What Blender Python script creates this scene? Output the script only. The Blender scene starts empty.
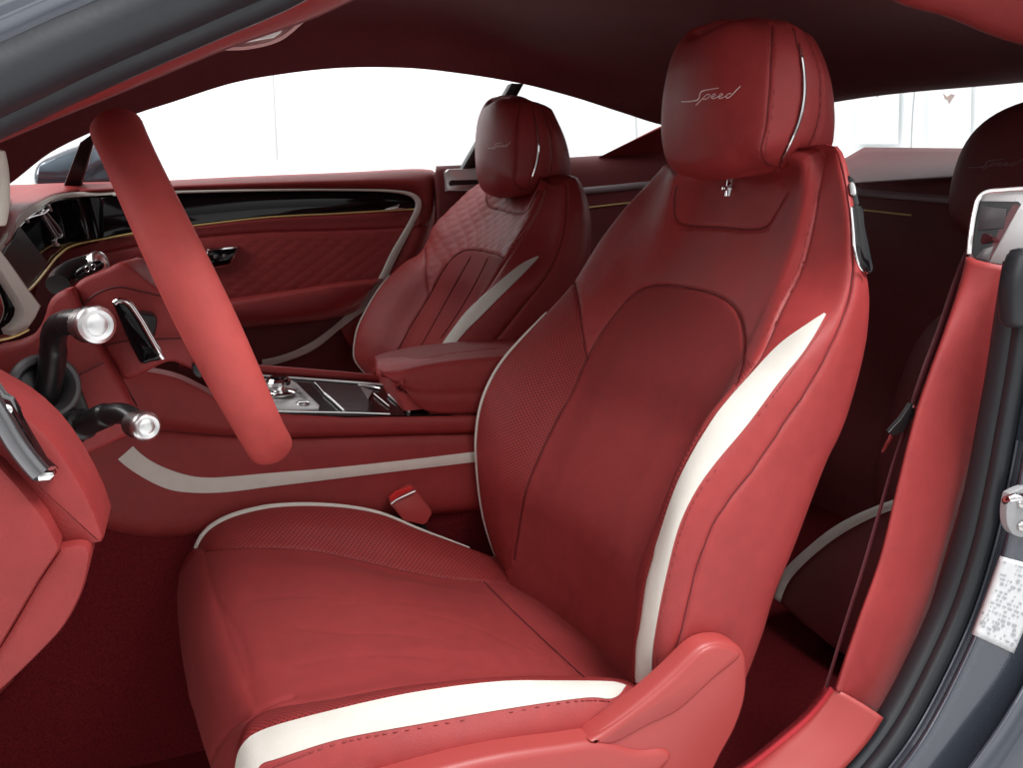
import bpy, math, random
import numpy as np
from mathutils import Vector, Matrix
from mathutils.bvhtree import BVHTree
random.seed(4); np.random.seed(4)
SC = bpy.context.scene
COL = SC.collection
# ---------------------------------------------------------------- camera
FPX, PW, PH = 760.0, 1023.0, 768.0
YAW, PIT = math.radians(23.3), math.radians(-11.9)
CXY = (511.5, 384.0)
CAM = np.array((0.0, 0.0, 0.92))
FW = np.array((math.sin(YAW)*math.cos(PIT), math.cos(YAW)*math.cos(PIT), math.sin(PIT)))
RT = np.array((math.cos(YAW), -math.sin(YAW), 0.0))
UP = np.cross(RT, FW)
cam_d = bpy.data.cameras.new('camera'); cam = bpy.data.objects.new('camera', cam_d); COL.objects.link(cam)
cam_d.sensor_width = 36; cam_d.lens = 36*FPX/PW; cam_d.clip_start = 0.02; cam_d.clip_end = 200
cam.matrix_world = Matrix(((RT[0], UP[0], -FW[0], CAM[0]), (RT[1], UP[1], -FW[1], CAM[1]), (RT[2], UP[2], -FW[2], CAM[2]), (0, 0, 0, 1)))
SC.camera = cam

def ray(px, py): return FW + (px-CXY[0])/FPX*RT - (py-CXY[1])/FPX*UP
def P(px, py, Y=None, X=None, Z=None):
    """the point of a world plane (Y, X or Z given, metres) seen at a pixel of the photograph"""
    q = ray(px, py)
    t = (Y-CAM[1])/q[1] if Y is not None else (X-CAM[0])/q[0] if X is not None else (Z-CAM[2])/q[2]
    return CAM + t*q
def PX(A):
    v = np.asarray(A)-CAM; z = v@FW
    return np.stack((CXY[0]+FPX*(v@RT)/z, CXY[1]-FPX*(v@UP)/z), -1)
def R3(l, Y=None): return np.array([P(p[0], p[1], p[2] if len(p) > 2 else Y) for p in l])

# ---------------------------------------------------------------- curves and grids
def herm(pts, kn, per):
    """Hermite spline through pts (m,...,3) with knots kn; per = samples per segment (int or list)"""
    pts = np.asarray(pts, float); m = len(pts)
    if m == 2:
        t = np.linspace(0, 1, (per if np.isscalar(per) else per[0])+1); sh = (-1,)+(1,)*(pts.ndim-1)
        return pts[0]+(pts[1]-pts[0])*t.reshape(sh)
    h = np.diff(kn); T = np.zeros_like(pts)
    for i in range(1, m-1):
        T[i] = ((pts[i]-pts[i-1])/h[i-1]*h[i]+(pts[i+1]-pts[i])/h[i]*h[i-1])/(h[i-1]+h[i])
    T[0] = 2*(pts[1]-pts[0])/h[0]-T[1]; T[-1] = 2*(pts[-1]-pts[-2])/h[-1]-T[-2]
    out = []
    for i in range(m-1):
        k = per if np.isscalar(per) else per[i]
        t = np.arange(k)/k; t = t.reshape((-1,)+(1,)*(pts.ndim-1)); t2, t3 = t*t, t*t*t
        out.append((2*t3-3*t2+1)*pts[i]+(t3-2*t2+t)*h[i]*T[i]+(-2*t3+3*t2)*pts[i+1]+(t3-t2)*h[i]*T[i+1])
    out.append(pts[-1:]); return np.concatenate(out)
def resample(p, n, a=0.0, b=1.0):
    p = np.asarray(p, float); d = np.r_[0, np.cumsum(np.linalg.norm(np.diff(p, axis=0), axis=1))]
    s = np.linspace(a*d[-1], b*d[-1], n)
    return np.stack([np.interp(s, d, p[:, k]) for k in range(p.shape[1])], -1)
def smooth(pts, n):
    """centripetal spline through pts, n points evenly along it"""
    pts = np.asarray(pts, float)
    kn = np.r_[0, np.cumsum(np.maximum(np.linalg.norm(np.diff(pts, axis=0), axis=1), 1e-6)**.5)]
    return resample(herm(pts, kn, 24), n)
def loft(rails, per):
    R = np.asarray(rails)
    d = np.linalg.norm(np.diff(R, axis=0), axis=2).mean(1)
    kn = np.r_[0, np.cumsum(np.maximum(d, 1e-5)**.6)]
    return herm(R, kn, per)
def loft_closed(rails, per):
    """rails form a ring: returns grid whose first and last row are the same rail"""
    R = list(rails); m = len(R); per = list(per)
    G = loft(R[-2:]+R+R[:3], [2, 2]+per+[2, 2])
    return G[4:4+sum(per)+1]
def normals(G):
    du = np.gradient(G, axis=0) if G.shape[0] > 1 else 0; dv = np.gradient(G, axis=1)
    n = np.cross(du, dv); l = np.linalg.norm(n, axis=2, keepdims=True); return n/np.maximum(l, 1e-12)
def grid_faces(a, b, off=0, wrap_u=False, wrap_v=False):
    i, j = np.meshgrid(np.arange(a if wrap_u else a-1), np.arange(b if wrap_v else b-1), indexing='ij')
    i2, j2 = (i+1) % a, (j+1) % b
    return (np.stack((i*b+j, i2*b+j, i2*b+j2, i*b+j2), -1).reshape(-1, 4)+off)

class MB:
    """collects pieces of ONE mesh"""
    def __init__(s): s.v = []; s.f = []; s.n = 0; s.m = []
    def add(s, V, F, mi=0):
        V = np.asarray(V, float).reshape(-1, 3)
        for q in F: s.f.append([int(x)+s.n for x in q]); s.m.append(mi)
        s.v.append(V); s.n += len(V); return s
    def grid(s, G, wrap_u=False, wrap_v=False, flip=False, mi=0):
        F = grid_faces(G.shape[0], G.shape[1], 0, wrap_u, wrap_v)
        if flip: F = F[:, ::-1]
        return s.add(G, F, mi)
    def box(s, c, sz, M=None, bev=0.0, mi=0):
        x, y, z = [q/2 for q in sz]; b = min(bev, x*.95, y*.95, z*.95)
        if b <= 0:
            V = np.array([(i*x, j*y, k*z) for i in (-1, 1) for j in (-1, 1) for k in (-1, 1)])
            F = [(0, 1, 3, 2), (4, 6, 7, 5), (0, 4, 5, 1), (2, 3, 7, 6), (0, 2, 6, 4), (1, 5, 7, 3)]
        else:
            o = 5; vs = []; ths = np.linspace(0, math.pi/2, 4)
            ring = [(sx*(x-b)+b*math.cos(a), sy*(y-b)+b*math.sin(a)) for sx, sy, a0 in ((1, 1, 0), (-1, 1, math.pi/2), (-1, -1, math.pi), (1, -1, 1.5*math.pi)) for a in ths+a0]
            lev = [(-z, 1)]+[(-z+b-b*math.cos(t), 1-math.sin(t)) for t in ths[1:]]+[(z-b+b*math.sin(t), 1-math.cos(t)) for t in ths]
            n = len(ring)
            for zz, ins in lev:
                for (px, py), (cx, cy) in zip(ring, [(sx*(x-b), sy*(y-b)) for sx, sy in ((1, 1), (-1, 1), (-1, -1), (1, -1)) for _ in ths]):
                    vs.append((cx+(px-cx)*(1-ins), cy+(py-cy)*(1-ins), zz))
            V = np.array(vs); F = [tuple(q) for q in grid_faces(len(lev), n, 0, False, True)[:, ::-1]]
            F += [tuple(range(n))[::-1], tuple(range((len(lev)-1)*n, len(lev)*n))]
        if M is not None: V = V@np.array(M).T
        return s.add(V+np.asarray(c), F, mi)
    def tube(s, path, r, k=10, ends=True, mi=0, sq=None, up=None):
        """tube along path; r a number or one per point; sq = (a, b) makes the section an ellipse (a across, b along up)"""
        p = np.asarray(path, float); n = len(p); r = np.broadcast_to(np.asarray(r, float), (n,))
        t = np.gradient(p, axis=0); t /= np.maximum(np.linalg.norm(t, axis=1, keepdims=True), 1e-12)
        a = np.asarray(up, float) if up is not None else np.array((0, 0, 1.) if abs(t[0][2]) < .9 else (1., 0, 0))
        rows = []; th = np.arange(k)*2*math.pi/k; w0, h0 = sq or (1, 1)
        for i in range(n):
            if up is not None: a = np.asarray(up, float)
            b = np.cross(t[i], a); b /= max(np.linalg.norm(b), 1e-9); a = np.cross(b, t[i])
            rows.append(p[i]+r[i]*(w0*np.cos(th)[:, None]*b+h0*np.sin(th)[:, None]*a))
        G = np.array(rows); off = s.n
        s.grid(G, wrap_v=True, mi=mi)
        if ends:
            s.f.append([off+q for q in range(k)][::-1]); s.m.append(mi)
            s.f.append([off+(n-1)*k+q for q in range(k)]); s.m.append(mi)
        return s
    def lathe(s, c, axis, prof, k=32, mi=0, close=True):
        """prof: list of (radius, distance along axis)"""
        ax = np.asarray(axis, float); ax /= np.linalg.norm(ax)
        a = np.cross(ax, (0, 0, 1.) if abs(ax[2]) < .9 else (1., 0, 0)); a /= np.linalg.norm(a); b = np.cross(ax, a)
        th = np.arange(k)*2*math.pi/k
        G = np.array([np.asarray(c)+ax*h+r*(np.cos(th)[:, None]*a+np.sin(th)[:, None]*b) for r, h in prof]); off = s.n
        s.grid(G, wrap_v=True, mi=mi)
        if close:
            s.f.append([off+q for q in range(k)]); s.m.append(mi); s.f.append([off+(len(prof)-1)*k+q for q in range(k)][::-1]); s.m.append(mi)
        return s
    def slab(s, outer, push, mi=0, bev=0.0):
        """closed outline (3-D points) thickened by the vector push; bev insets the front edge"""
        A = np.asarray(outer, float); n = len(A); push = np.asarray(push, float); c = A.mean(0)
        rows = [A+push, A]
        if bev:
            e = np.roll(A, -1, 0)-np.roll(A, 1, 0); nn = np.cross(e, push); nn /= np.maximum(np.linalg.norm(nn, axis=1, keepdims=True), 1e-9)
            if ((A-c)*nn).sum() > 0: nn = -nn
            pu = push/np.linalg.norm(push)
            rows = [A+push, A+pu*bev, A+pu*bev*.3+nn*bev*.3, A+nn*bev]
        off = s.n; s.grid(np.array(rows), wrap_v=True, mi=mi); k = len(rows)
        s.f.append([off+q for q in range(n)][::-1]); s.m.append(mi)
        s.f.append([off+(k-1)*n+q for q in range(n)]); s.m.append(mi)
        return s
    def build(s, name, mats, parent=None, smooth_=True, angle=40, recalc=True, label=None):
        me = bpy.data.meshes.new(name)
        V = np.concatenate(s.v)
        me.from_pydata(V.tolist(), [], s.f)
        if not isinstance(mats, (list, tuple)): mats = [mats]
        for m in mats: me.materials.append(m)
        if len(mats) > 1: me.polygons.foreach_set('material_index', s.m)
        if recalc:
            import bmesh
            bm = bmesh.new(); bm.from_mesh(me); bmesh.ops.remove_doubles(bm, verts=bm.verts, dist=1e-6); bmesh.ops.recalc_face_normals(bm, faces=bm.faces); bm.to_mesh(me); bm.free()
        me.update()
        if smooth_:
            me.polygons.foreach_set('use_smooth', [True]*len(me.polygons))
            if angle: me.set_sharp_from_angle(angle=math.radians(angle))
        o = bpy.data.objects.new(name, me); COL.objects.link(o)
        if parent is not None:
            o.parent = parent; o.matrix_parent_inverse = parent.matrix_basis.inverted()
        if label: o['label'] = label
        return o
def gmesh(name, G, mat, parent, keep=None, uv=True, thick=0.0, label=None):
    """one dense grid (or the faces of it in the boolean mask keep) as a smooth mesh, with a metric UV map"""
    a, b = G.shape[:2]; F = grid_faces(a, b); V = G.reshape(-1, 3)
    if keep is not None: F = F[keep.reshape(-1)]
    used = np.unique(F); re = np.full(len(V), -1); re[used] = np.arange(len(used))
    me = bpy.data.meshes.new(name); me.from_pydata(V[used].tolist(), [], re[F].tolist())
    du = np.r_[0, np.cumsum(np.linalg.norm(np.diff(G, axis=0), axis=2).mean(1))]; dv = np.r_[0, np.cumsum(np.linalg.norm(np.diff(G, axis=1), axis=2).mean(0))]
    UV = np.stack(np.meshgrid(du, dv, indexing='ij'), -1).reshape(-1, 2)[used]
    l = me.uv_layers.new(name='UVMap'); li = np.empty(len(me.loops), int); me.loops.foreach_get('vertex_index', li); l.data.foreach_set('uv', UV[li].reshape(-1))
    me.materials.append(mat); me.polygons.foreach_set('use_smooth', [True]*len(me.polygons)); me.update()
    o = bpy.data.objects.new(name, me); COL.objects.link(o)
    if thick:
        m = o.modifiers.new('thickness', 'SOLIDIFY'); m.thickness = thick; m.offset = -1
    if parent is not None: o.parent = parent; o.matrix_parent_inverse = parent.matrix_basis.inverted()
    if label: o['label'] = label
    return o
def pieces(keep):
    """the connected patches of a face mask, largest first; crumbs stay with the largest"""
    lab = np.zeros(keep.shape, int); k = 0; out = []
    a, b = keep.shape
    for i, j in zip(*np.where(keep)):
        if lab[i, j]: continue
        k += 1; st = [(i, j)]; lab[i, j] = k; n = 0
        while st:
            x, y = st.pop(); n += 1
            for x2, y2 in ((x+1, y), (x-1, y), (x, y+1), (x, y-1)):
                if 0 <= x2 < a and 0 <= y2 < b and keep[x2, y2] and not lab[x2, y2]: lab[x2, y2] = k; st.append((x2, y2))
        out.append((n, k))
    out.sort(reverse=True); r = [lab == q for n, q in out if n > 150]
    if r:
        for n, q in out:
            if n <= 150: r[0] |= lab == q
    return r
def gparts(name, G, mat, parent, keep):
    return [gmesh(name, G, mat, parent, q) for q in pieces(keep)]
def thing(name, label, cat, loc, group=None):
    o = bpy.data.objects.new(name, None); COL.objects.link(o); o.location = [float(q) for q in loc]; o.empty_display_size = .05
    o['label'] = label; o['category'] = cat
    if group: o['group'] = group
    return o
def tag(o, label, cat, group=None):
    o['label'] = label; o['category'] = cat
    if group: o['group'] = group
    return o
def bvh_of(*grids):
    V = []; F = []; n = 0
    for G in grids:
        V += G.reshape(-1, 3).tolist(); F += (grid_faces(G.shape[0], G.shape[1])+n).tolist(); n += G.shape[0]*G.shape[1]
    return BVHTree.FromPolygons(V, F)
def hit(bv, px, py, lift=0.0):
    q = Vector(ray(px, py)).normalized(); o = Vector(CAM)
    h = bv.ray_cast(o, q)
    if h[0] is None:
        return None, None
    n = h[1] if h[1].dot(q) < 0 else -h[1]
    return np.array(h[0]+n*lift), np.array(n)
def drape(bv, pts, n, lift=0.0, raw=False):
    """a photograph polyline laid onto a modelled surface"""
    pp = np.asarray(pts, float) if raw else smooth(np.asarray(pts, float), n)
    if raw: pp = resample(pp, n)
    A = []; N = []
    for x, y in pp:
        h, nn = hit(bv, x, y, lift)
        if h is not None: A.append(h); N.append(nn)
    return np.array(A), np.array(N)
def strip_mesh(bv, left, right, n, k, lift=.001, skirt=.002, crown=0.0):
    L = smooth(np.asarray(left, float), n); Rr = smooth(np.asarray(right, float), n)
    rows = []; miss = 0; lastd = None
    for i in range(n):
        row = []
        for j in range(k+1):
            q = L[i]+(Rr[i]-L[i])*j/k; h, nn = hit(bv, q[0], q[1])
            row.append((h, nn))
        rows.append(row)
    for i in range(n):
        for j in range(k+1):
            if rows[i][j][0] is None:
                ok = [(abs(i2-i)*3+abs(j2-j), i2, j2) for i2 in range(n) for j2 in range(k+1) if rows[i2][j2][0] is not None]
                _, i2, j2 = min(ok); h0, n0 = rows[i2][j2]
                q = L[i]+(Rr[i]-L[i])*j/k; r_ = ray(*q); t = ((h0-CAM)@n0)/(r_@n0)
                h = CAM+t*r_; h = h if np.linalg.norm(h-h0) < .04 else h0
                rows[i][j] = (h, n0)
    H = np.array([[c[0] for c in r] for r in rows]); N = np.array([[c[1] for c in r] for r in rows])
    for _ in range(4):
        H[1:-1] = H[:-2]*.25+H[1:-1]*.5+H[2:]*.25
    for _ in range(3):
        N[1:-1] = (N[:-2]+N[1:-1]+N[2:])/3; N[:, 1:-1] = (N[:, :-2]+N[:, 1:-1]+N[:, 2:])/3
    N /= np.linalg.norm(N, axis=2, keepdims=True)
    t = np.linspace(0, 1, k+1); T = H+N*(lift+crown*4*(t*(1-t))[None, :, None])
    return np.concatenate((H[:, :1]-N[:, :1]*skirt, T, H[:, -1:]-N[:, -1:]*skirt), 1)
def inpoly(pts, poly):
    x, y = pts[..., 0], pts[..., 1]; r = np.zeros(x.shape, bool); q = np.asarray(poly, float)
    for (x1, y1), (x2, y2) in zip(q, np.roll(q, -1, 0)):
        c = ((y1 > y) != (y2 > y)); r ^= c & (x < (x2-x1)*(y-y1)/(y2-y1+1e-12)+x1)
    return r
def fcent(G): return (G[:-1, :-1]+G[1:, :-1]+G[1:, 1:]+G[:-1, 1:])/4
def carve(G, lines, width, depth, nrm=None):
    """presses seams into a grid: lines are 3-D polylines on it"""
    N = normals(G) if nrm is None else nrm
    V = G.reshape(-1, 3); D = np.full(len(V), 1e9)
    for L in lines:
        L = resample(L, max(8, int(np.linalg.norm(np.diff(L, axis=0), axis=1).sum()/.0022)))
        lo, hi = L.min(0)-.02, L.max(0)+.02
        idx = np.where(((V > lo) & (V < hi)).all(1))[0]
        for c in range(0, len(idx), 4000):
            ii = idx[c:c+4000]; d = np.sqrt(((V[ii][:, None]-L[None])**2).sum(2)).min(1); D[ii] = np.minimum(D[ii], d)
    D = D.reshape(G.shape[:2]); prof = depth*(.55*np.exp(-(D/width)**2)+.45*np.exp(-(D/(width*3.2))**2))
    return G-N*prof[..., None]
def stitch(mb, A, N, pitch=.0052, ln=.0036, r=.00055):
    """a row of thread stitches along points A with normals N"""
    L = np.linalg.norm(np.diff(A, axis=0), axis=1).sum(); n = max(2, int(L/pitch)); B = resample(np.c_[A, N], n)
    for i in range(n-1):
        t = B[i+1, :3]-B[i, :3]; l = np.linalg.norm(t)
        if l < 1e-6 or l > pitch*3: continue
        t /= l; nn = B[i, 3:]; p = B[i, :3]
        mb.tube([p-nn*.0005, p+nn*.0004+t*ln*.2, p+nn*.0004+t*ln*.8, p-nn*.0005+t*ln], r, k=5, ends=False, up=nn)

# ---------------------------------------------------------------- materials
def new_mat(name):
    m = bpy.data.materials.new(name); m.use_nodes = True; nt = m.node_tree
    return m, nt, nt.nodes['Principled BSDF']
def nd(nt, t, **kw):
    n = nt.nodes.new(t)
    for k, v in kw.items():
        if k in n.inputs: n.inputs[k].default_value = v
        else: setattr(n, k, v)
    return n
def plain(name, col, rough=.5, metal=0.0, spec=.5, noise=0.0, nscale=40, coat=0.0, var=.06):
    m, nt, b = new_mat(name)
    b.inputs['Base Color'].default_value = (*col, 1); b.inputs['Roughness'].default_value = rough; b.inputs['Metallic'].default_value = metal
    b.inputs['Specular IOR Level'].default_value = spec; b.inputs['Coat Weight'].default_value = coat; b.inputs['Coat Roughness'].default_value = .05
    tc = nd(nt, 'ShaderNodeTexCoord'); nz = nd(nt, 'ShaderNodeTexNoise', Scale=nscale, Detail=6.0)
    nt.links.new(tc.outputs['Object'], nz.inputs['Vector'])
    if var:
        mx = nd(nt, 'ShaderNodeMix', data_type='RGBA', blend_type='MIX'); mx.inputs[6].default_value = (*[c*(1-var) for c in col], 1); mx.inputs[7].default_value = (*[min(1, c*(1+var)) for c in col], 1)
        nt.links.new(nz.outputs['Fac'], mx.inputs[0]); nt.links.new(mx.outputs[2], b.inputs['Base Color'])
    rr = nd(nt, 'ShaderNodeMapRange'); rr.inputs[3].default_value = max(.02, rough*.85); rr.inputs[4].default_value = min(1, rough*1.15)
    nt.links.new(nz.outputs['Fac'], rr.inputs[0]); nt.links.new(rr.outputs[0], b.inputs['Roughness'])
    if noise:
        bp = nd(nt, 'ShaderNodeBump', Strength=noise, Distance=.001); nt.links.new(nz.outputs['Fac'], bp.inputs['Height']); nt.links.new(bp.outputs[0], b.inputs['Normal'])
    return m
def leather(name, col, rough=.45, grain=.3, gscale=800, spec=.38, var=.12, perf=0.0, sheen=0.0, wrinkle=.3):
    """hide: fine cell grain, broad soft wrinkles and tone drift; perf > 0 adds the punched holes (pitch in metres, along the UV map)"""
    m, nt, b = new_mat(name); L = nt.links.new
    b.inputs['Specular IOR Level'].default_value = spec; b.inputs['Sheen Weight'].default_value = sheen; b.inputs['Sheen Roughness'].default_value = .4
    tc = nd(nt, 'ShaderNodeTexCoord')
    vo = nd(nt, 'ShaderNodeTexVoronoi', Scale=gscale, feature='DISTANCE_TO_EDGE'); L(tc.outputs['Object'], vo.inputs['Vector'])
    cl = nd(nt, 'ShaderNodeMapRange'); cl.inputs[2].default_value = .25; L(vo.outputs['Distance'], cl.inputs[0])
    nz = nd(nt, 'ShaderNodeTexNoise', Scale=9.0, Detail=5.0, Roughness=.6); L(tc.outputs['Object'], nz.inputs['Vector'])
    n2 = nd(nt, 'ShaderNodeTexNoise', Scale=60.0, Detail=4.0); L(tc.outputs['Object'], n2.inputs['Vector'])
    ad = nd(nt, 'ShaderNodeMath', operation='ADD'); L(nz.outputs['Fac'], ad.inputs[0]); L(n2.outputs['Fac'], ad.inputs[1])
    mr = nd(nt, 'ShaderNodeMapRange'); mr.inputs[1].default_value = .6; mr.inputs[2].default_value = 1.4; L(ad.outputs[0], mr.inputs[0])
    mx = nd(nt, 'ShaderNodeMix', data_type='RGBA'); mx.inputs[6].default_value = (*[c*(1-var) for c in col], 1); mx.inputs[7].default_value = (*[min(1, c*(1+var)) for c in col], 1)
    L(mr.outputs[0], mx.inputs[0]); out = mx.outputs[2]
    r2 = nd(nt, 'ShaderNodeMapRange'); r2.inputs[3].default_value = rough*.88; r2.inputs[4].default_value = min(1, rough*1.12); L(n2.outputs['Fac'], r2.inputs[0]); L(r2.outputs[0], b.inputs['Roughness'])
    b1 = nd(nt, 'ShaderNodeBump', Strength=grain, Distance=.0004); L(cl.outputs[0], b1.inputs['Height'])
    b2 = nd(nt, 'ShaderNodeBump', Strength=wrinkle, Distance=.004); L(nz.outputs['Fac'], b2.inputs['Height']); L(b2.outputs[0], b1.inputs['Normal'])
    last = b1
    if perf:
        uv = nd(nt, 'ShaderNodeUVMap'); sc = nd(nt, 'ShaderNodeVectorMath', operation='SCALE'); sc.inputs[3].default_value = 1/perf; L(uv.outputs[0], sc.inputs[0])
        rot = nd(nt, 'ShaderNodeVectorRotate', rotation_type='Z_AXIS', Angle=math.pi/4); L(sc.outputs[0], rot.inputs[0])
        fr = nd(nt, 'ShaderNodeVectorMath', operation='FRACTION'); L(rot.outputs[0], fr.inputs[0])
        sb = nd(nt, 'ShaderNodeVectorMath', operation='SUBTRACT'); sb.inputs[1].default_value = (.5, .5, 0); L(fr.outputs[0], sb.inputs[0])
        ln = nd(nt, 'ShaderNodeVectorMath', operation='LENGTH'); L(sb.outputs[0], ln.inputs[0])
        st = nd(nt, 'ShaderNodeMapRange'); st.inputs[1].default_value = .2; st.inputs[2].default_value = .32; L(ln.outputs['Value'], st.inputs[0])
        m2 = nd(nt, 'ShaderNodeMix', data_type='RGBA'); m2.inputs[6].default_value = (*[c*.22 for c in col], 1); L(st.outputs[0], m2.inputs[0]); L(out, m2.inputs[7]); out = m2.outputs[2]
        b3 = nd(nt, 'ShaderNodeBump', Strength=.5, Distance=.0006); L(st.outputs[0], b3.inputs['Height']); L(b1.outputs[0], b3.inputs['Normal']); last = b3
    L(out, b.inputs['Base Color']); L(last.outputs[0], b.inputs['Normal'])
    return m
RED = (.33, .038, .038)
M = {}
M['leather'] = leather('red_leather', RED)
M['matte'] = leather('red_suede', (.265, .031, .031), rough=.7, grain=.2, gscale=1100, spec=.25, sheen=.02, var=.13, wrinkle=.25)
M['perf'] = leather('red_perforated', (.29, .031, .031), rough=.55, spec=.3, perf=.0042)
M['pad'] = leather('red_trim', (.265, .031, .030), rough=.5, grain=.3, gscale=800, spec=.3)
M['plastic'] = plain('red_plastic', (.37, .052, .048), rough=.45, noise=.06, nscale=900, var=.03)
M['cream'] = leather('cream_leather', (.67, .635, .575), rough=.65, spec=.25, grain=.35, var=.05)
M['thread'] = plain('red_thread', (.29, .034, .034), rough=.7, var=.0)
M['thread_pale'] = plain('pale_thread', (.55, .32, .30), rough=.6, var=.0)
M['dark_thread'] = plain('dark_thread', (.10, .010, .012), rough=.8, var=.0)
M['lining'] = leather('roof_suede', (.20, .050, .054), rough=.8, grain=.1, gscale=1600, spec=.2, sheen=.03)
M['dark_red'] = leather('shaded_hide', (.19, .034, .037), rough=.55)  # darker red hide; shade of the rear cabin is partly in this colour
M['carpet'] = plain('red_carpet', (.13, .012, .015), rough=1.0, spec=.05, noise=1.0, nscale=330, var=.7)
M['black'] = plain('black_plastic', (.012, .012, .013), rough=.32, var=.0, noise=.03, nscale=1200)
M['gloss'] = plain('piano_black', (.004, .004, .005), rough=.06, var=.0, spec=.35)
M['rubber'] = plain('seal_rubber', (.018, .021, .025), rough=.42, noise=.1, nscale=300)
M['chrome'] = plain('chrome', (.82, .82, .82), rough=.09, metal=1.0, var=.0)
M['satin'] = plain('satin_metal', (.62, .62, .61), rough=.28, metal=1.0, var=.03, nscale=300)
M['gold'] = plain('gold_line', (.80, .60, .24), rough=.35, metal=.3, var=.0)
M['paint'] = plain('grey_paint', (.055, .063, .082), rough=.22, metal=.35, coat=1.0, noise=.0, nscale=900, var=.12)
M['white'] = plain('white_label', (.62, .63, .64), rough=.5, var=.02)
M['ink'] = plain('label_ink', (.36, .37, .39), rough=.6, var=.0)
M['silverprint'] = plain('silver_thread', (.85, .68, .66), rough=.5, var=.0)
M['beige'] = leather('beige_hide', (.55, .52, .46), rough=.55)

def seam(name, lines, parent, r=.0008, mat='dark_thread'):
    """the dark line where two hides are sewn together"""
    m = MB()
    for L in lines:
        if len(L) > 3: m.tube(resample(L, max(8, int(np.linalg.norm(np.diff(L, axis=0), axis=1).sum()/.004))), r, k=6)
    return m.build(name, M[mat], parent, recalc=False)

def on_plane(o, n, px, py, d=0.0):
    """where a pixel's ray meets the plane through o with normal n, lifted d towards the viewer"""
    n = np.asarray(n, float)/np.linalg.norm(n); q = ray(px, py); n = n if n@q < 0 else -n
    return CAM+q*(((np.asarray(o)+n*d-CAM)@n)/(q@n)), n
def plane_slab(name, o, n, pts, d, mat, parent, deep=.003, bev=.0, rnd=0):
    A = np.array([on_plane(o, n, x, y, d)[0] for x, y in pts]); nn = on_plane(o, n, *pts[0])[1]
    if rnd: A = smooth(np.concatenate((A, A[:1])), rnd)[:-1]
    m = MB(); m.slab(A, -nn*deep, bev=bev); return m.build(name, mat, parent)
def plane_tube(name, o, n, pts, d, r, mat, parent, k=24):
    A = np.array([on_plane(o, n, x, y, d)[0] for x, y in pts]); m = MB(); m.tube(smooth(A, k) if len(A) > 2 else resample(A, 6), r, k=8); return m.build(name, mat, parent)
# ================================================================ the front seats
SHIFT = np.array((0, .76, 0))
def S(l, n=200): return smooth(l if isinstance(l, np.ndarray) else R3(l), n)
dA = R3([(497,556,1.095),(484,515,1.105),(478,470,1.11),(477,435,1.11),(483,400,1.11),(500,365,1.11),(530,330,1.105),(556,303,1.10),(575,281,1.10),(588,260,1.10),(602,238,1.10),(625,208,1.09),(645,187,1.08),(662,169,1.06)])
dC = R3([(512,568,1.02),(520,520,1.01),(527,486,1.0),(553,427,1.0),(573,390,1.0),(588,356,1.0),(612,315,.995),(632,280,.99),(650,245,.985),(664,210,.98),(672,180,.975)])
dF = R3([(634,680,.63),(639,620,.63),(647,575,.63),(657,540,.63),(676,478,.63),(709,418,.63),(743,378,.635),(761,353,.645),(781,307,.66),(801,267,.67),(811,230,.675),(818,190,.685),(824,155,.70)])
dG = R3([(655,682,.607),(658,635,.602),(665,590,.60),(680,524,.60),(700,486,.60),(747,425,.60),(780,381,.60),(806,340,.606),(822,300,.62),(829,260,.632),(833,220,.645),(832,185,.66),(831,152,.685)])
dH = R3([(664,690,.592),(685,622,.59),(693,587,.59),(704,551,.59),(720,516,.59),(741,488,.59),(762,460,.59),(781,431,.59),(814,381,.59),(841,324,.592),(852,277,.60),(850,235,.612),(846,195,.63),(836,151,.67)])
dI = R3([(740,690,.60),(760,637,.60),(772,597,.60),(792,548,.60),(812,496,.60),(829,455,.60),(841,431,.60),(858,378,.603),(867,335,.608),(869,300,.612),(867,280,.618),(859,255,.625),(853,225,.633),(850,195,.645),(847,175,.655),(840,154,.675)])
PERF_D = [(470,380),(500,330),(560,275),(578,283),(587,360),(553,427),(527,486),(512,568),(490,580),(440,480)]
INS_D = [(512,568),(520,520),(527,486),(553,427),(573,390),(585,362),(600,335),(620,308),(636,292),(656,285),(690,288),(722,298),(738,314),(744,345),(741,366),(733,388),(722,412)]
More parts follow.
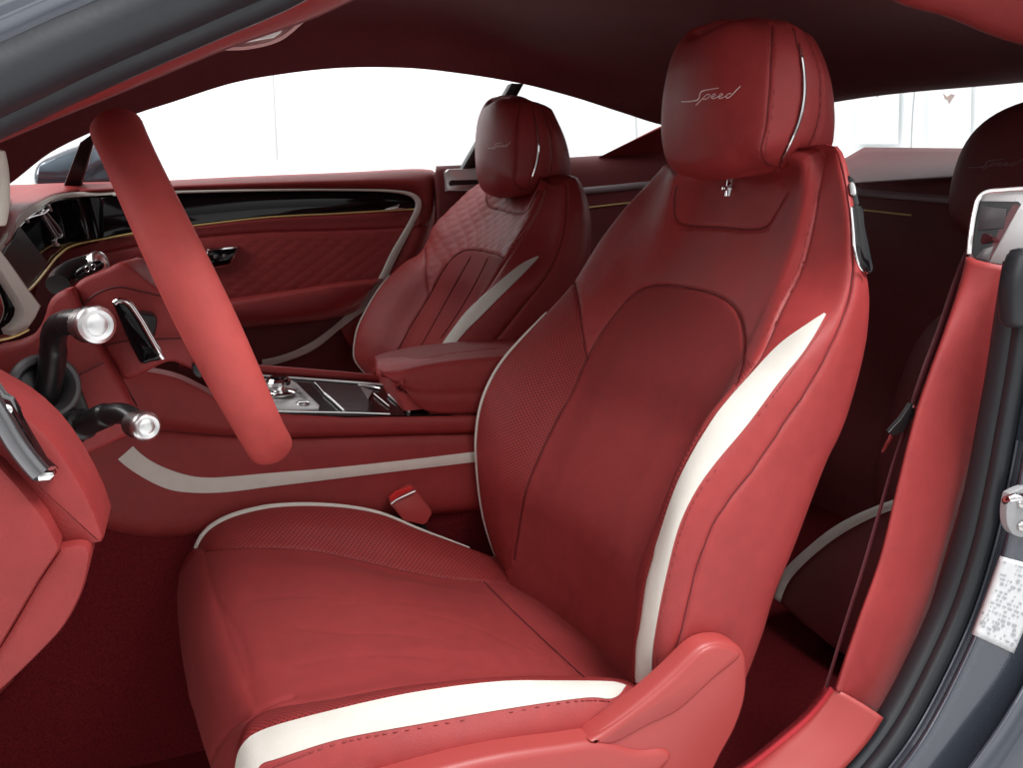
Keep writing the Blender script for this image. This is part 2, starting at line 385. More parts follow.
def seat_back(parent, A, C, F, G, H, I, cy, quilt, seams, perf, insert, stripe, piping_px, dense=1.0):
    n = int(330*dense)
    def ex_(q):
        q = S(q, n); d = q[0]-q[8]; d = d/np.linalg.norm(d); return S(np.concatenate(([q[0]+d*.05+[.004, 0, 0]], q[::12], q[-1:])), n)
    A, C, F, G, H, I = [ex_(q) for q in (A, C, F, G, H, I)]
    v = np.linspace(0, 1, n)[:, None]; ex, ey, ez = np.eye(3)
    E_ = C*[1, -1, 1]+[0, 2*cy, 0]
    def mid(y, dx): 
        w = (C[:, 1:2]-y)/(C[:, 1:2]-E_[:, 1:2]); p = C+(E_-C)*w
        return p+ex*(dx+.012*np.clip((v-.55)/.45, 0, 1)**2)
    Bc = (A+C)/2-ex*(.012*np.sin(np.pi*np.clip(v*1.1, 0, 1)))
    EF = (E_+F)/2-ex*.004
    HI = H*.5+I*.5-ey*.006
    J = I+[.045, .07, 0]; K = mid(cy, .125); L_ = A+[.075, -.035, 0]
    rails = [L_, A, Bc, C, mid(cy+.08, .012), mid(cy, .016), mid(cy-.08, .012), E_, EF, F, G, H, HI, I, J, K]
    k = lambda q: max(2, int(q*dense))
    per = [6, k(26), k(26), k(40), k(40), k(40), k(40), k(16), k(16), k(14), k(12), k(20), k(20), 8, 8, 8]
    Gd = loft_closed(rails, per)
    top = Gd[:, -1]; c = top.mean(0)
    capr = [top+(c-top)*q+ez*h for q, h in ((.04, .006), (.12, .010), (.3, .013), (.6, .014), (1, .014))]
    Gd = np.concatenate((Gd, np.stack(capr, 1)), 1)
    ix = np.r_[0, np.cumsum(per)]
    bv = bvh_of(Gd[ix[1]:ix[13]+1])
    lines = [drape(bv, q, 160)[0] for q in seams]
    Hs = H
    N = normals(Gd)
    G2 = carve(Gd, [q for q in lines if len(q) > 3]+[resample(H, 200), resample(F[int(n*.02):], 200)], .0012, .0042, N)
    if quilt:
        # diamond quilting raised on the shoulder panel
        px = PX(fcent(Gd).reshape(-1, 3)).reshape(Gd.shape[0]-1, -1, 2); 
    px = PX(fcent(Gd).reshape(-1, 3)).reshape(Gd.shape[0]-1, Gd.shape[1]-1, 2)
    U = np.arange(Gd.shape[0]-1)[:, None]+np.zeros(Gd.shape[1]-1)[None]
    Vv = np.zeros(Gd.shape[0]-1)[:, None]+np.arange(Gd.shape[1]-1)[None]
    front = (U >= ix[1]) & (U < ix[9]) & (Vv < n)
    ins = front & inpoly(px, insert) & (U >= ix[2]-4)
    # the near edge of the insert lies under the bolster: everything between the centre and the inner seam below the corner
    zc = PX(fcent(Gd).reshape(-1, 3)); Zf = fcent(Gd)[..., 2]
    zlim = [P(insert[k][0], insert[k][1], cy-.1)[2] for k in range(len(insert)) if insert[k][0] == max(p[0] for p in insert)][0]
    ins |= front & (U >= ix[3]) & (U < ix[7]) & (Zf < zlim-.02)
    pf = front & ~ins & ((inpoly(px, perf) & (U < ix[3]+3)) | ((U >= ix[7]) & (Zf < zlim)))
    if quilt:
        px = PX(Gd.reshape(-1, 3)).reshape(Gd.shape[0], Gd.shape[1], 2)
        Yc, Zc = Gd[..., 1]-cy, Gd[..., 2]
        a = (Yc*.62+Zc*1.0)/.027; b_ = (Yc*.62-Zc*1.0)/.027
        h = .0014*(np.abs(np.sin(a*math.pi/1))*np.abs(np.sin(b_*math.pi/1)))**.8
        msk = np.zeros(Gd.shape[:2]); up_ = front & ~ins & ~pf & (Zf > zlim-.16)
        msk[:-1, :-1] = up_; msk[1:, 1:] *= 1
        for _ in range(3): msk[1:-1, 1:-1] = np.minimum(msk[1:-1, 1:-1], (msk[:-2, 1:-1]+msk[2:, 1:-1]+msk[1:-1, :-2]+msk[1:-1, 2:])/4)
        G2 = G2+N*(h*msk)[..., None]
    side = (U >= ix[9]) & (U < ix[11]); shell = (U >= ix[11]) | (U < ix[1]) 
    back = gparts('backrest', G2, M['leather'], parent, front & ~ins & ~pf)[0]
    gmesh('insert_panel', G2, M['matte'], parent, ins)
    gparts('bolster', G2, M['perf'] if not quilt else M['leather'], parent, pf)
    gmesh('side_bolster', G2, M['leather'], parent, side & (Vv < n))
    gmesh('side_panel', G2, M['leather'], parent, (shell & (U >= ix[11]) & (U < ix[13])) & (Vv < n))
    gmesh('back_shell', G2, M['leather'], parent, ((U >= ix[13]) | (U < ix[1])) | ((Vv >= n)))
    bv2 = bvh_of(G2[ix[1]:ix[13]+1])
    seam('seam', [drape(bv2, q, 160, .0002)[0] for q in seams]+[G2[ix[11], int(n*.06):n]+N[ix[11], int(n*.06):n]*.0004], back, .0008)
    mb = MB(); mb.grid(strip_mesh(bv2, stripe[0], stripe[1], 120, 8, 0.0019, .003, .0004)); mb.build('cream_stripe', M['cream'], parent, recalc=False, angle=60)
    pl = piping_px
    m = MB(); pp = A[int(pl[0]*n):int(pl[1]*n)]; m.tube(pp+[-.001, .0005, 0], np.interp(np.linspace(0, 1, len(pp)), [0, .85, 1], [.0031, .0026, .0012]), k=8); m.build('piping', M['cream'], parent)
    return G2, bv2, ix, n, back

def seat_headrest(parent, sh, sc=1.0):
    cy = .845
    s0 = R3([(706,25,.90),(689,32,.935),(675,52,.955),(666,85,.965),(662.5,115,.97),(663,142,.965),(668,161,.955),(680,173,.93)])
    def fr(y, x0): return np.array([(x0+.034, y, 1.163), (x0+.012, y, 1.158), (x0+.001, y, 1.135), (x0-.004, y, 1.10), (x0-.003, y, 1.06), (x0+.004, y, 1.02), (x0+.013, y, .994), (x0+.034, y, .982)])
    m1, m2 = fr(.90, .633), fr(.81, .626)
    s3 = R3([(772,24,.765),(772,40,.752),(771,59,.745),(769,95,.74),(766,125,.74),(761,150,.745),(764,162,.755),(778,168,.765)])
    s4 = R3([(793,25,.755),(799,46,.738),(803,72,.73),(803,98,.728),(798,122,.73),(790,142,.735),(783,158,.745),(781,167,.76)])
    s5 = R3([(806,33,.755),(814,50,.74),(821,72,.733),(822,95,.733),(820,119,.735),(812,143,.74),(803,154,.75),(796,162,.765)])
    s6 = R3([(812,38,.775),(822,55,.762),(831,82,.757),(834.5,108,.757),(834.5,130,.757),(831,147,.76),(818,152,.765),(806,160,.775)])
    n = 90; rr = [S(q, n) for q in (s0, m1, m2, s3, s4, s5, s6)]
    w_ = np.sin(np.linspace(0, np.pi, n))[:, None]**.5
    fa_ = rr[3]+(rr[2]-rr[3])*.10+np.array((-.0016, -.0006, 0))*w_; fb_ = rr[3]+(rr[4]-rr[3])*.22+np.array((-.0006, -.0016, 0))*w_
    rr = rr[:3]+[fa_, rr[3], fb_]+rr[4:]
    s0, s6 = rr[0], rr[-1]; off = np.sin(np.linspace(0, np.pi, n))[:, None]
    b1 = s6+np.array((.012, .05, 0))+off*(.008, .0, 0); b3 = s0+np.array((.05, -.012, 0))+off*(.008, 0, 0); b2 = (b1+b3)/2+off*(.014, 0, 0)+[.006, 0, 0]
    per = [22, 20, 22, 8, 6, 8, 10, 8, 6, 8, 8, 10]
    G = loft_closed(rr+[b1, b2, b3], per)
    if sc != 1: pv = np.array((.70, .845, .985)); G = pv+(G-pv)*sc
    G = G+sh
    c0, c1 = G[:, 0].mean(0), G[:, -1].mean(0); ez = np.array((0, 0, 1.))
    capt = [G[:, 0]+(c0-G[:, 0])*q+ez*h for q, h in ((1, .0105), (.7, .010), (.4, .0085), (.18, .0055), (.06, .0022))]
    capb = [G[:, -1]+(c1-G[:, -1])*q-ez*h for q, h in ((.06, .002), (.18, .005), (.4, .007), (.7, .008), (1, .008))]
    G = np.concatenate((np.stack(capt, 1), G, np.stack(capb, 1)), 1)[:, ::-1]
    ix = np.r_[0, np.cumsum(per)]; N = normals(G)
    if ((G-G.reshape(-1, 3).mean(0))*N).sum() < 0: N = -N
    sl = slice(5, 5+n)
    k3, k4, k5 = ix[4], ix[6], ix[7]
    G2 = carve(G, [G[k3, sl], G[k5, sl]], .0011, .0034, N); G2 = carve(G2, [G[k4, sl]], .0010, .0030, N)
    hd = gmesh('headrest', G2, M['leather'], parent)
    bv = bvh_of(G2)
    m = MB(); a, b = int(n*.16), int(n*.93)
    rail4 = resample((G[k4, ::-1][5:5+n]+N[k4, ::-1][5:5+n]*.0008)[a:b:4], 60)
    w = np.sin(np.linspace(0, np.pi, len(rail4)))**.6
    m.tube(rail4, .0005+.0021*w, k=8); m.build('trim_strip', M['chrome'], hd)
    seam('seam', [(G2[q, ::-1]+N[q, ::-1]*.0004)[7:3+n] for q in (k3, k4, k5)], hd, .0008)
    st = MB()
    for d in (-3, 4):
        r_ = G2[k3+d, ::-1][8:2+n]; nn = N[k3+d, ::-1][8:2+n]; stitch(st, r_+nn*.0003, nn, .0056, .0038, .0005)
    st.build('stitching', M['thread'], hd, recalc=False)
    return hd, bv
# handwriting of the model script on the headrests: strokes as (x, y, half width), y down, unit = photograph pixels of the driver headrest
SPEED = [[(681.6,101.6,.5),(688,101.5,.55),(694,100.8,.6),(697.5,99.9,.7),(699.3,97.8,.9),(700.2,94.5,1.0),(701.2,91.9,.9),(704,90.6,.6),(709,89.6,.5),(714,88.7,.45),(719,88,.35)],
 [(696.2,105,.6),(699,102.4,.6),(702.5,98.8,.55),(706,95.3,.5)], [(703.5,99.2,.5),(706.5,98.8,.5),(709,97.2,.45),(710.2,95,.45),(708.5,94.2,.45),(706,95.3,.45)],
 [(711.2,97,.4),(714,96.2,.4),(715.9,94.6,.4),(714.8,93.7,.4),(712.6,95,.45),(711.6,97.2,.5),(713,98.5,.5),(716,97.7,.4),(718.5,96.2,.4)],
 [(718.2,96.6,.4),(721,95.9,.4),(723,94.4,.4),(722,93.5,.4),(719.8,94.8,.45),(718.8,97,.5),(720,98.3,.5),(723,97.5,.4),(726,95.8,.4)],
 [(731.5,93.4,.4),(728.5,93.9,.45),(726.4,96,.5),(727,98,.5),(729.2,97.4,.5),(732.5,94.5,.55),(736.5,90.2,.55),(740.6,86.2,.5)]]
def lettering(parent, bv, fwd, mat, name='lettering', scale=1.0):
    """fwd maps a photograph pixel to a pixel on this surface"""
    m = MB()
    for s in SPEED:
        q = np.array(s); pts = smooth(np.array([fwd(x, y) for x, y in q[:, :2]]), 40); A, N = drape(bv, pts, 40, .0004, raw=True)
        if len(A) < 4: continue
        w = np.interp(np.linspace(0, 1, len(A)), np.linspace(0, 1, len(q)), q[:, 2])
        m.tube(A, w*.00115*scale, k=6, up=N.mean(0), sq=(1, .45))
    if m.n: m.build(name, mat, parent, recalc=False)

def seat_cushion(parent, sh, detail=True, quilt=False):
    a = R3([(197,549,1.10),(207,532,1.10),(225,520,1.10),(257,510,1.10),(289,506,1.10),(340,507,1.10),(380,514,1.10),(420,530,1.10),(458,544,1.10),(490,556,1.095)])
    c = R3([(204,551,1.065),(215,549,1.05),(241,547,1.035),(281,547,1.025),(321,551,1.02),(340,555,1.02),(388,566,1.02),(436,576,1.02),(484,581,1.02),(506,584,1.02)])
    e = R3([(258,712,.685),(275,706,.68),(300,702,.675),(340,696,.67),(400,686,.67),(450,682,.67),(500,679,.67),(560,677,.67),(610,680,.67),(640,684,.67)])
    f = R3([(252,737,.63),(263,731,.63),(281,724.5,.625),(340,709,.62),(420,692,.62),(500,682,.62),(560,682,.62),(590,682,.62),(617,683,.62),(640,690,.62)])
    g = R3([(262,767,.605),(270,763,.603),(285,758,.60),(340,739,.60),(420,724,.60),(500,710,.60),(560,701,.60),(590,698,.60),(617,699,.60),(645,704,.60)])
    h = R3([(280,808,.592),(300,800,.59),(340,788,.587),(400,768,.585),(450,754,.585),(500,743,.585),(560,734,.585),(597,729,.585),(625,728,.585),(650,728,.585)])
    n0, n1 = 70, 260
    def full(q, fx, pre=True, zb=.26):
        q = np.asarray(q); p = q[0]
        front = np.array([(p[0]+.004, p[1], zb), (p[0]-fx*.9, p[1], p[2]-.13), (p[0]-fx, p[1], p[2]-.075), (p[0]-fx*.8, p[1], p[2]-.030), (p[0]-fx*.35, p[1], p[2]-.006)])
        return np.concatenate((smooth(np.concatenate((front, q[:1])), n0)[:-1], smooth(q, n1), q[-1:]+[[.04, 0, -.008]], q[-1:]+[[.09, 0, -.03]]))
    Aa = full(a, .030); Cc = full(c, .040); Ee = full(e, .026); Ff = full(f, .020); Gg = full(g, .014); Hh = full(h, .006)
    ex, ey, ez = np.eye(3)
    t = np.linspace(0, 1, len(Aa))[:, None]
    def mid(w, dz, fx):
        p = Cc+(Ee-Cc)*w; bell = np.sin(np.pi*np.clip(t*1.0, 0, 1))
        pf = np.clip(1-t/.30, 0, 1)
        return p+ez*dz*bell-ex*fx*pf
    B = (Aa+Cc)/2+ez*.010*np.sin(np.pi*np.clip(t*1.2-.2, 0, 1)); B0 = Aa+[0, .012, -.03]; B1 = Aa+[0, .012, -.12]
    EF = (Ee+Ff)/2+ez*.004
    H2 = Hh+[0, .03, -.06]
    rails = [B1, B0, Aa, B, Cc, mid(.22, .004, .012), mid(.5, .004, .016), mid(.78, .002, .012), Ee, EF, Ff, Gg, Hh, H2]
    per = [4, 6, 18, 18, 36, 44, 44, 32, 10, 10, 12, 18, 6] if detail else [2, 3, 6, 6, 8, 8, 8, 8, 4, 4, 4, 4, 2]
    G = loft(rails, per)+sh; ix = np.r_[0, np.cumsum(per)]; N = normals(G)
    if N[ix[6], n0+100][2] < 0: N = -N
    vs = n0-6
    lines = [G[ix[4], n0-2:], G[ix[8], n0-4:]]
    bv = bvh_of(G)
    if detail:
        lines += [drape(bv, q, 80)[0] for q in ([(484,581),(500,598),(530,627),(560,655),(584,677)], [(293,697),(261,709),(232,729),(216,749),(209,766)])]
    # broad soft creases where the hide has been sat on
    G2 = carve(G, lines, .0012, .0040, N)
    if detail:
        soft = [drape(bv, q, 60)[0] for q in ([(250,600),(300,596),(350,600)], [(520,640),(545,655),(560,668)], [(215,600),(240,640),(250,680)], [(300,665),(360,655),(430,657)], [(300,628),(350,633),(400,634),(440,640)], [(330,606),(390,602),(450,607)], [(410,612),(470,625),(540,660)])]
        G2 = carve(G2, soft, .004, .0011, N)
    cu = np.arange(G.shape[0]-1)[:, None]+np.zeros(G.shape[1]-1)[None]
    Vv = np.zeros(G.shape[0]-1)[:, None]+np.arange(G.shape[1]-1)[None]
    ins = (cu >= ix[4]) & (cu < ix[8]); pf = ((cu >= ix[2]) & (cu < ix[4]) & (Vv > n0-14)) | ((cu >= ix[8]) & (cu < ix[10]) & (Vv > n0-14))
    gparts('cushion', G2, M['leather'], parent, ~ins & ~pf)
    gmesh('seat_insert', G2, M['matte'], parent, ins)
    gparts('cushion_bolster', G2, M['perf'] if not quilt else M['leather'], parent, pf)
    bv2 = bvh_of(G2)
    if detail: seam('seam', [drape(bv2, q, 80, .0002)[0] for q in ([(484,581),(500,598),(530,627),(560,655),(584,677)],)]+[G2[ix[4], n0-2:n0+n1-4]+N[ix[4], n0-2:n0+n1-4]*.0003], parent)
    if detail:
        m = MB(); m.grid(strip_mesh(bv2, [(235,775),(236,768),(239,752),(249,738),(262,731),(281,724.5),(340,709),(420,692),(500,682),(560,681.5),(605,682),(618,683),(626,686)], [(256,785),(258,768),(262,763),(270,761),(281,757.5),(300,751),(340,739),(420,724),(500,710),(560,701),(595,697.5),(613,699),(625,687)], 140, 6, .0010, .003, .0004)); m.build('cream_stripe', M['cream'], parent, recalc=False, angle=60)
    m = MB(); pp = (Aa+sh)[n0-1:n0+n1-22]; k = len(pp); m.tube(resample(pp, 120)+[0, 0, .001], np.interp(np.linspace(0, 1, 120), [0, .12, .35, .8, 1], [.0046, .0050, .0042, .0024, .0012]), k=8); m.build('piping', M['cream'], parent)
    return G2, bv2

# ---- the seat nearest the open door
drv = thing('bucket_seat', 'nearest front seat with smooth red back insert and bright cream stripes, beside the open door', 'car seat', (.35, .85, .10), 'front seats')
SE_D = [[(574,282),(578,300),(582,330),(587,360)],
        [(514,560),(520,520),(527,486),(553,427),(573,390),(585,362),(600,335),(620,308),(636,292),(656,285),(690,288),(722,298),(738,314),(744,345),(741,366),(735,384)],
        [(676,186),(674,205),(676,219),(684,224),(720,227),(757,229),(768,225),(778,210),(788,192)]]
STR_D = ([(637,682),(636.5,650),(641,620),(648,578),(660,538),(681,478),(715,418),(749,378),(781,344),(803,328),(824,314)],
         [(653,685),(652.5,655),(656,628),(664,586),(680,524),(697,489),(713,466),(747,425),(780,381),(805,350),(826,314.5)])
G2, bvD, ixD, nD, backD = seat_back(drv, dA, dC, dF, dG, dH, dI, .845, False, SE_D, PERF_D, INS_D, STR_D, (.0, .63))
st = MB()
for q in ([(816,190),(809,230),(799,267),(779,307),(764,340)], [(819,190),(813,231),(803,268),(784,307),(772,335)],
          [(829,318),(806,352),(783,383),(750,427),(716,470),(700,491),(684,524),(668,586),(660,628),(656,670)], [(678,230),(720,232),(759,233),(772,228)]):
    A_, N_ = drape(bvD, q, 200, .0006); stitch(st, A_, N_)
st.build('stitching', M['thread'], backD, recalc=False)
hdD, bvH = seat_headrest(drv, np.zeros(3))
lettering(hdD, bvH, lambda x, y: (x, y), M['silverprint'])
p, pn_ = hit(bvD, 729, 189); m = MB(); m.lathe(p-[0, 0, .01], (.12, 0, 1), [(.0058, 0), (.0058, .045)], 16); m.lathe(p-[0, 0, .002], (.12, 0, 1), [(.0105, 0), (.0105, .003), (.007, .005)], 20); m.build('headrest_post', M['chrome'], drv)
cuD, bvC = seat_cushion(drv, np.zeros(3))
st = MB()
for q in ([(262,771),(285,762),(340,743),(420,728),(500,714),(580,701),(612,702)],):
    A_, N_ = drape(bvC, q, 200, .0007); stitch(st, A_, N_)
st.build('stitching', M['thread'], drv, recalc=False)
# plastic valance round the recliner
def traced(l, Y): return R3([(x, y, Y) for x, y in l])
val = smooth(traced([(599,735),(640,704),(672,676),(702,648),(718,643),(734,644),(745,652),(748,668),(746,700),(736,730),(722,756),(712,775),(690,800),(560,800),(575,770),(588,745),(599,735)], .565), 90)[:-1]
m = MB(); m.slab(val, np.array((0, .022, 0)), bev=.006); vo = m.build('side_valance', M['plastic'], drv, angle=50)
rid = smooth(traced([(612,744),(650,726),(680,713),(712,684),(738,657)], .565), 40)
m = MB(); bt = smooth(traced([(590,742),(606,733),(645,704),(676,678),(704,651),(720,646),(734,649),(742,655),(712,682),(680,711),(648,727),(612,745),(590,742)], .563), 80)[:-1]; m.slab(bt, np.array((0, .008, 0)), bev=.004); m.build('bevel_cover', M['plastic'], vo, angle=50)
low = smooth(traced([(380,790),(440,772),(500,758),(560,749),(604,744),(640,752),(668,751),(674,757),(660,775),(600,800),(440,815),(380,800)], .56), 70)
m = MB(); m.slab(low, np.array((0, .05, 0)), bev=.008); m.build('seat_rail_cover', M['plastic'], drv, angle=50)
# backrest release on the shoulder
m = MB(); hp = smooth(R3([(848,176,.648),(853,180,.648),(857,195,.642),(858,205,.638),(851,206,.636),(849,195,.64),(847,185,.645)]), 40); m.slab(hp+[-.008, -.008, 0], np.array((.05, .05, 0)), bev=.001); sw = m.build('release_switch', M['black'], drv)
m = MB(); b_ = smooth(R3([(848.5,184,.643),(853,183,.643),(855.5,191,.640),(854.5,196,.638),(850.5,195,.638),(848.5,184,.643)]), 30)[:-1]; m.slab(b_+[-.012, -.012, 0], np.array((.006, .006, 0)), bev=.001); m.build('button', M['satin'], sw)
m = MB(); hp = smooth(R3([(850,208,.634),(861,207,.634),(864,225,.628),(870,255,.62),(872,268,.617),(867,273,.615),(859,268,.613),(854,252,.616),(852,230,.624),(850,208,.634)]), 60)[:-1]; m.slab(hp+[-.013, -.013, 0], np.array((.05, .05, 0)), bev=.001); hn = m.build('release_handle', M['gloss'], drv)
m = MB(); m.tube(smooth(R3([(850.5,208,.631),(852.5,230,.621),(854.5,252,.613),(859,266,.610),(866,272,.612)])+[-.015, -.015, 0], 40), .0013, k=8); m.build('chrome_edge', M['chrome'], hn)

# ---- the seat on the far side
pas = thing('bucket_seat', 'far front seat with quilted shoulders and fluted insert, behind the armrest by the closed door', 'car seat', (.35, 1.61, .10), 'front seats')
lo = lambda R, k: (R+SHIFT)[:k]
pA = np.concatenate((lo(dA, 3)+[.012, -.02, 0], R3([(356,362,1.86),(358,329,1.87),(369,306,1.87),(382,285,1.87),(402.5,264,1.865),(424.7,248.6,1.86),(431,230,1.86),(452,207,1.86),(470,190,1.85),(486,179,1.82)])))
pC = np.concatenate((lo(dC, 2), R3([(397,351.5,1.76),(410,327,1.76),(429,296,1.76),(437,275,1.757),(452,250,1.752),(468,228,1.748),(482,205,1.745),(492,186,1.738)])))
pF = np.concatenate((lo(dF, 3), R3([(443,344,1.39),(455,327,1.39),(470,308.5,1.39),(485,291,1.395),(501,267,1.41),(514,247,1.42),(528,225,1.43),(539,205,1.44),(546,185,1.46)])))
pG = np.concatenate((lo(dG, 3), R3([(455,344,1.36),(481,316,1.36),(507,290,1.36),(530,266,1.375),(545,240,1.39),(553,215,1.40),(557,190,1.425)])))
pH = np.concatenate((lo(dH, 5), R3([(520,310,1.35),(545,278,1.35),(560,245,1.36),(566,215,1.375),(566,185,1.41)])))
pI = np.concatenate((lo(dI, 6), R3([(572,310,1.36),(584,265,1.365),(587,230,1.375),(585,205,1.385),(577,180,1.42)])))
PERF_P = [(330,360),(340,320),(370,290),(400,262),(424,247),(427,272),(429,296),(410,327),(397,352),(385,380),(380,420),(330,420)]
INS_P = [(380,390),(397,351.5),(410,327),(429,296),(444,269),(455,256),(468,250),(486,252),(504,258),(502,268),(490,288)]
SE_P = [[(425,249),(426,272),(429,296)], [(385,372),(397,351.5),(410,327),(429,296),(444,269),(455,256),(468,250),(486,252),(504,258)],
        [(470,258),(446,301),(421,346)], [(487,259),(470,293),(441,338)],
        [(490,181),(488,206),(500,210),(517,213),(526,212),(534,198),(539,190)]]
STR_P = ([(430,365),(443,344),(455,327),(470,308.5),(496,285),(522,264),(538,256.5)], [(440,368),(455,344),(465,332),(481,316),(507,290),(529,268),(539,257)])
G3, bvP, ixP, nP, backP = seat_back(pas, pA, pC, pF, pG, pH, pI, 1.605, True, SE_P, PERF_P, INS_P, STR_P, (.05, .60), .75)
st = MB()
A_, N_ = drape(bvP, [(545,190),(539,206),(526,228),(508,251)], 120, .0003); stitch(st, A_, N_, .006, .0042, .0007)
st.build('stitching', M['thread_pale'], backP, recalc=False)
hdP, bvHP = seat_headrest(pas, SHIFT+[.012, .0, .0], 1.09)
lettering(hdP, bvHP, lambda x, y: (488+(x-681.6)*.385, 148.3+(y-101.6)*.42), M['silverprint'], scale=1.15)
seat_cushion(pas, SHIFT, False, True)
# ================================================================ surroundings and car body
def structure(o): o['kind'] = 'structure'; return o
M['floor_grey'] = plain('studio_floor', (.80, .80, .80), rough=.5, nscale=3)
M['drape'] = plain('white_drape', (.90, .905, .91), rough=.9, spec=.1, var=.02, nscale=2)
mb = MB(); mb.add([(-14, -8, -.16), (14, -8, -.16), (14, 14, -.16), (-14, 14, -.16)], [(0, 1, 2, 3)]); structure(mb.build('ground', M['floor_grey'], smooth_=False))
xs = np.linspace(0, 1, 700)
path = smooth(np.array([(-7, 4.6, 0), (-3, 4.7, 0), (1.5, 4.7, 0), (3.6, 4.4, 0), (4.7, 3.2, 0), (4.9, 1, 0), (4.9, -2, 0)]), 700)
t_ = np.gradient(path, axis=0); t_ /= np.linalg.norm(t_, axis=1, keepdims=True); nn_ = np.cross(t_, (0, 0, 1.))
wav = .035*np.sin(xs*150+2*np.sin(xs*23))+.02*np.sin(xs*310+1.3)
cur = path+nn_*wav[:, None]
bdG = np.stack([cur+[0, 0, z] for z in np.linspace(-.15, 4.2, 6)], 1)
structure(gmesh('backdrop', np.stack([cur+[0, 0, z] for z in np.linspace(-.15, 4.2, 6)], 1), M['drape'], None, thick=.01))

# glass
def glassmat(name, tint, ior=1.35):
    m = bpy.data.materials.new(name); m.use_nodes = True; nt = m.node_tree; nt.nodes.clear()
    o = nd(nt, 'ShaderNodeOutputMaterial'); mx = nd(nt, 'ShaderNodeMixShader'); tr = nd(nt, 'ShaderNodeBsdfTransparent'); gl = nd(nt, 'ShaderNodeBsdfGlossy'); fr = nd(nt, 'ShaderNodeFresnel', IOR=ior)
    tr.inputs[0].default_value = (*tint, 1); gl.inputs['Roughness'].default_value = .02
    nt.links.new(fr.outputs[0], mx.inputs[0]); nt.links.new(tr.outputs[0], mx.inputs[1]); nt.links.new(gl.outputs[0], mx.inputs[2]); nt.links.new(mx.outputs[0], o.inputs[0]); return m
M['glass'] = glassmat('window_glass', (.985, .99, .99)); M['glass_tint'] = glassmat('privacy_glass', (.88, .915, .92), 1.12)
M['glass_w'] = M['glass']
bdv = bvh_of(bdG)
for i, q in enumerate(([(272,60),(274,100),(277,160)], [(634,100),(636,125),(637,160)], [(917,70),(913,110),(911,160)])):
    A_, N_ = drape(bdv, q, 20, .004); m = MB(); m.tube(A_, .004, k=6); structure(m.build('backdrop_line', plain('line_grey', (.50, .51, .52), rough=.9, var=0), None))  # grey lines: seams either side, the middle one paints a fold's shade
for (x, y), lb in (((878, 92), 'pale banner with a faint brown mark on the white drape, beside the driving headrest'), ((950, 98), 'pale banner with a faint brown mark on the white drape, beside the rear headrest')):
    h, n_h = hit(bdv, x, y); n_h = np.array((-.75, -.66, 0)); n_h /= np.linalg.norm(n_h); o_ = h+n_h*.10
    bn = plane_slab('banner', o_, n_h, [(x-22, y-40), (x+22, y-41), (x+20, y+52), (x-22, y+52)], 0, plain('banner_cloth', (.84, .87, .87), rough=.9, var=.03), None, .006)
    tag(bn, lb, 'banner', 'banners on the drape')
    plane_slab('mark', o_, n_h, [(x-7, y-5), (x-3, y-1), (x+1, y-4), (x+5, y-3), (x+2, y+1), (x-1, y+6), (x-2, y+2), (x-5, y+1)], .004, plain('mark_brown', (.42, .31, .28), rough=.9, var=.3, nscale=30), bn, .002)
body = thing('coupe', 'car shell with red roof lining, black door seals and blue grey painted door opening', 'car', (.4, 1.2, .0))
def band(name, rails, mat, parent, n=80, per=6, thick=.006, label=None, world=False):
    R = [S(np.asarray(r, float) if world else r, n) for r in rails]
    G = loft(R, per if not np.isscalar(per) else [per]*(len(R)-1)) if len(R) > 2 else herm(np.array(R), None, per if np.isscalar(per) else per[0])
    c = G.reshape(-1, 3).mean(0); N = normals(G)
    flip = (N*(CAM-G)).sum() < 0
    return gmesh(name, G[::-1] if flip else G, mat, parent, thick=thick, label=label), (G[::-1] if flip else G)
# roof lining: side edge, shoulder, centre, shoulder, side edge
far = R3([(-60,225,1.66),(7,186,1.70),(50,153,1.73),(90,133,1.75),(133,115,1.77),(173,102,1.78),(233,83,1.79),(283,74,1.79),(340,68,1.79),(407,68,1.79),(457,73,1.79),(523,84,1.79),(573,97,1.78),(623,113,1.77),(662,125,1.76)])
far = np.concatenate((far, [far[-1]+[.22, -.01, -.02], P(832, 81, X=1.80)-[0, .0, 0]]))
near = R3([(-60,167,.60),(0,143,.62),(60,118,.635),(117,95,.645),(170,73,.655),(225,50,.66),(310,20,.67),(352,1,.675)])
near = np.concatenate((np.linspace((-.78, .63, .78), near[0], 5)[:-1], near, [(.27, .68, 1.165), (.45, .68, 1.21), (.64, .68, 1.222)], R3([(895,0,.66),(948,17,.655),(1023,45,.65)]), [(1.35, .66, 1.13), (1.8, .70, 1.09)]))
hdr_f = P(832, 81, X=1.80); hdr_m = P(1023, 71, X=1.80)
cen = np.array([(-.52, 1.2, 1.10), (-.36, 1.2, 1.17), (-.15, 1.2, 1.235), (.1, 1.2, 1.275), (.4, 1.2, 1.295), (.8, 1.2, 1.29), (1.2, 1.2, 1.25), (1.55, 1.2, 1.205), hdr_m])
sh_f = far+[0, -.05, .045]; sh_f[-3:] = far[-3:]+[0, -.05, .02]
sh_n = near+[0, .06, .05]
def byx(q, n=150):
    """resampled evenly in X so that the sections run straight across the car"""
    s = S(q, 400); x = np.linspace(0, 1, n); xx = (s[:, 0]-s[0, 0])/(s[-1, 0]-s[0, 0]); xx = np.maximum.accumulate(xx)
    return np.stack([np.interp(x, xx, s[:, k]) for k in range(3)], -1)
Rr = [byx(q) for q in (far, sh_f, cen, sh_n, near)]
Gr = loft(Rr, [10, 18, 18, 10])
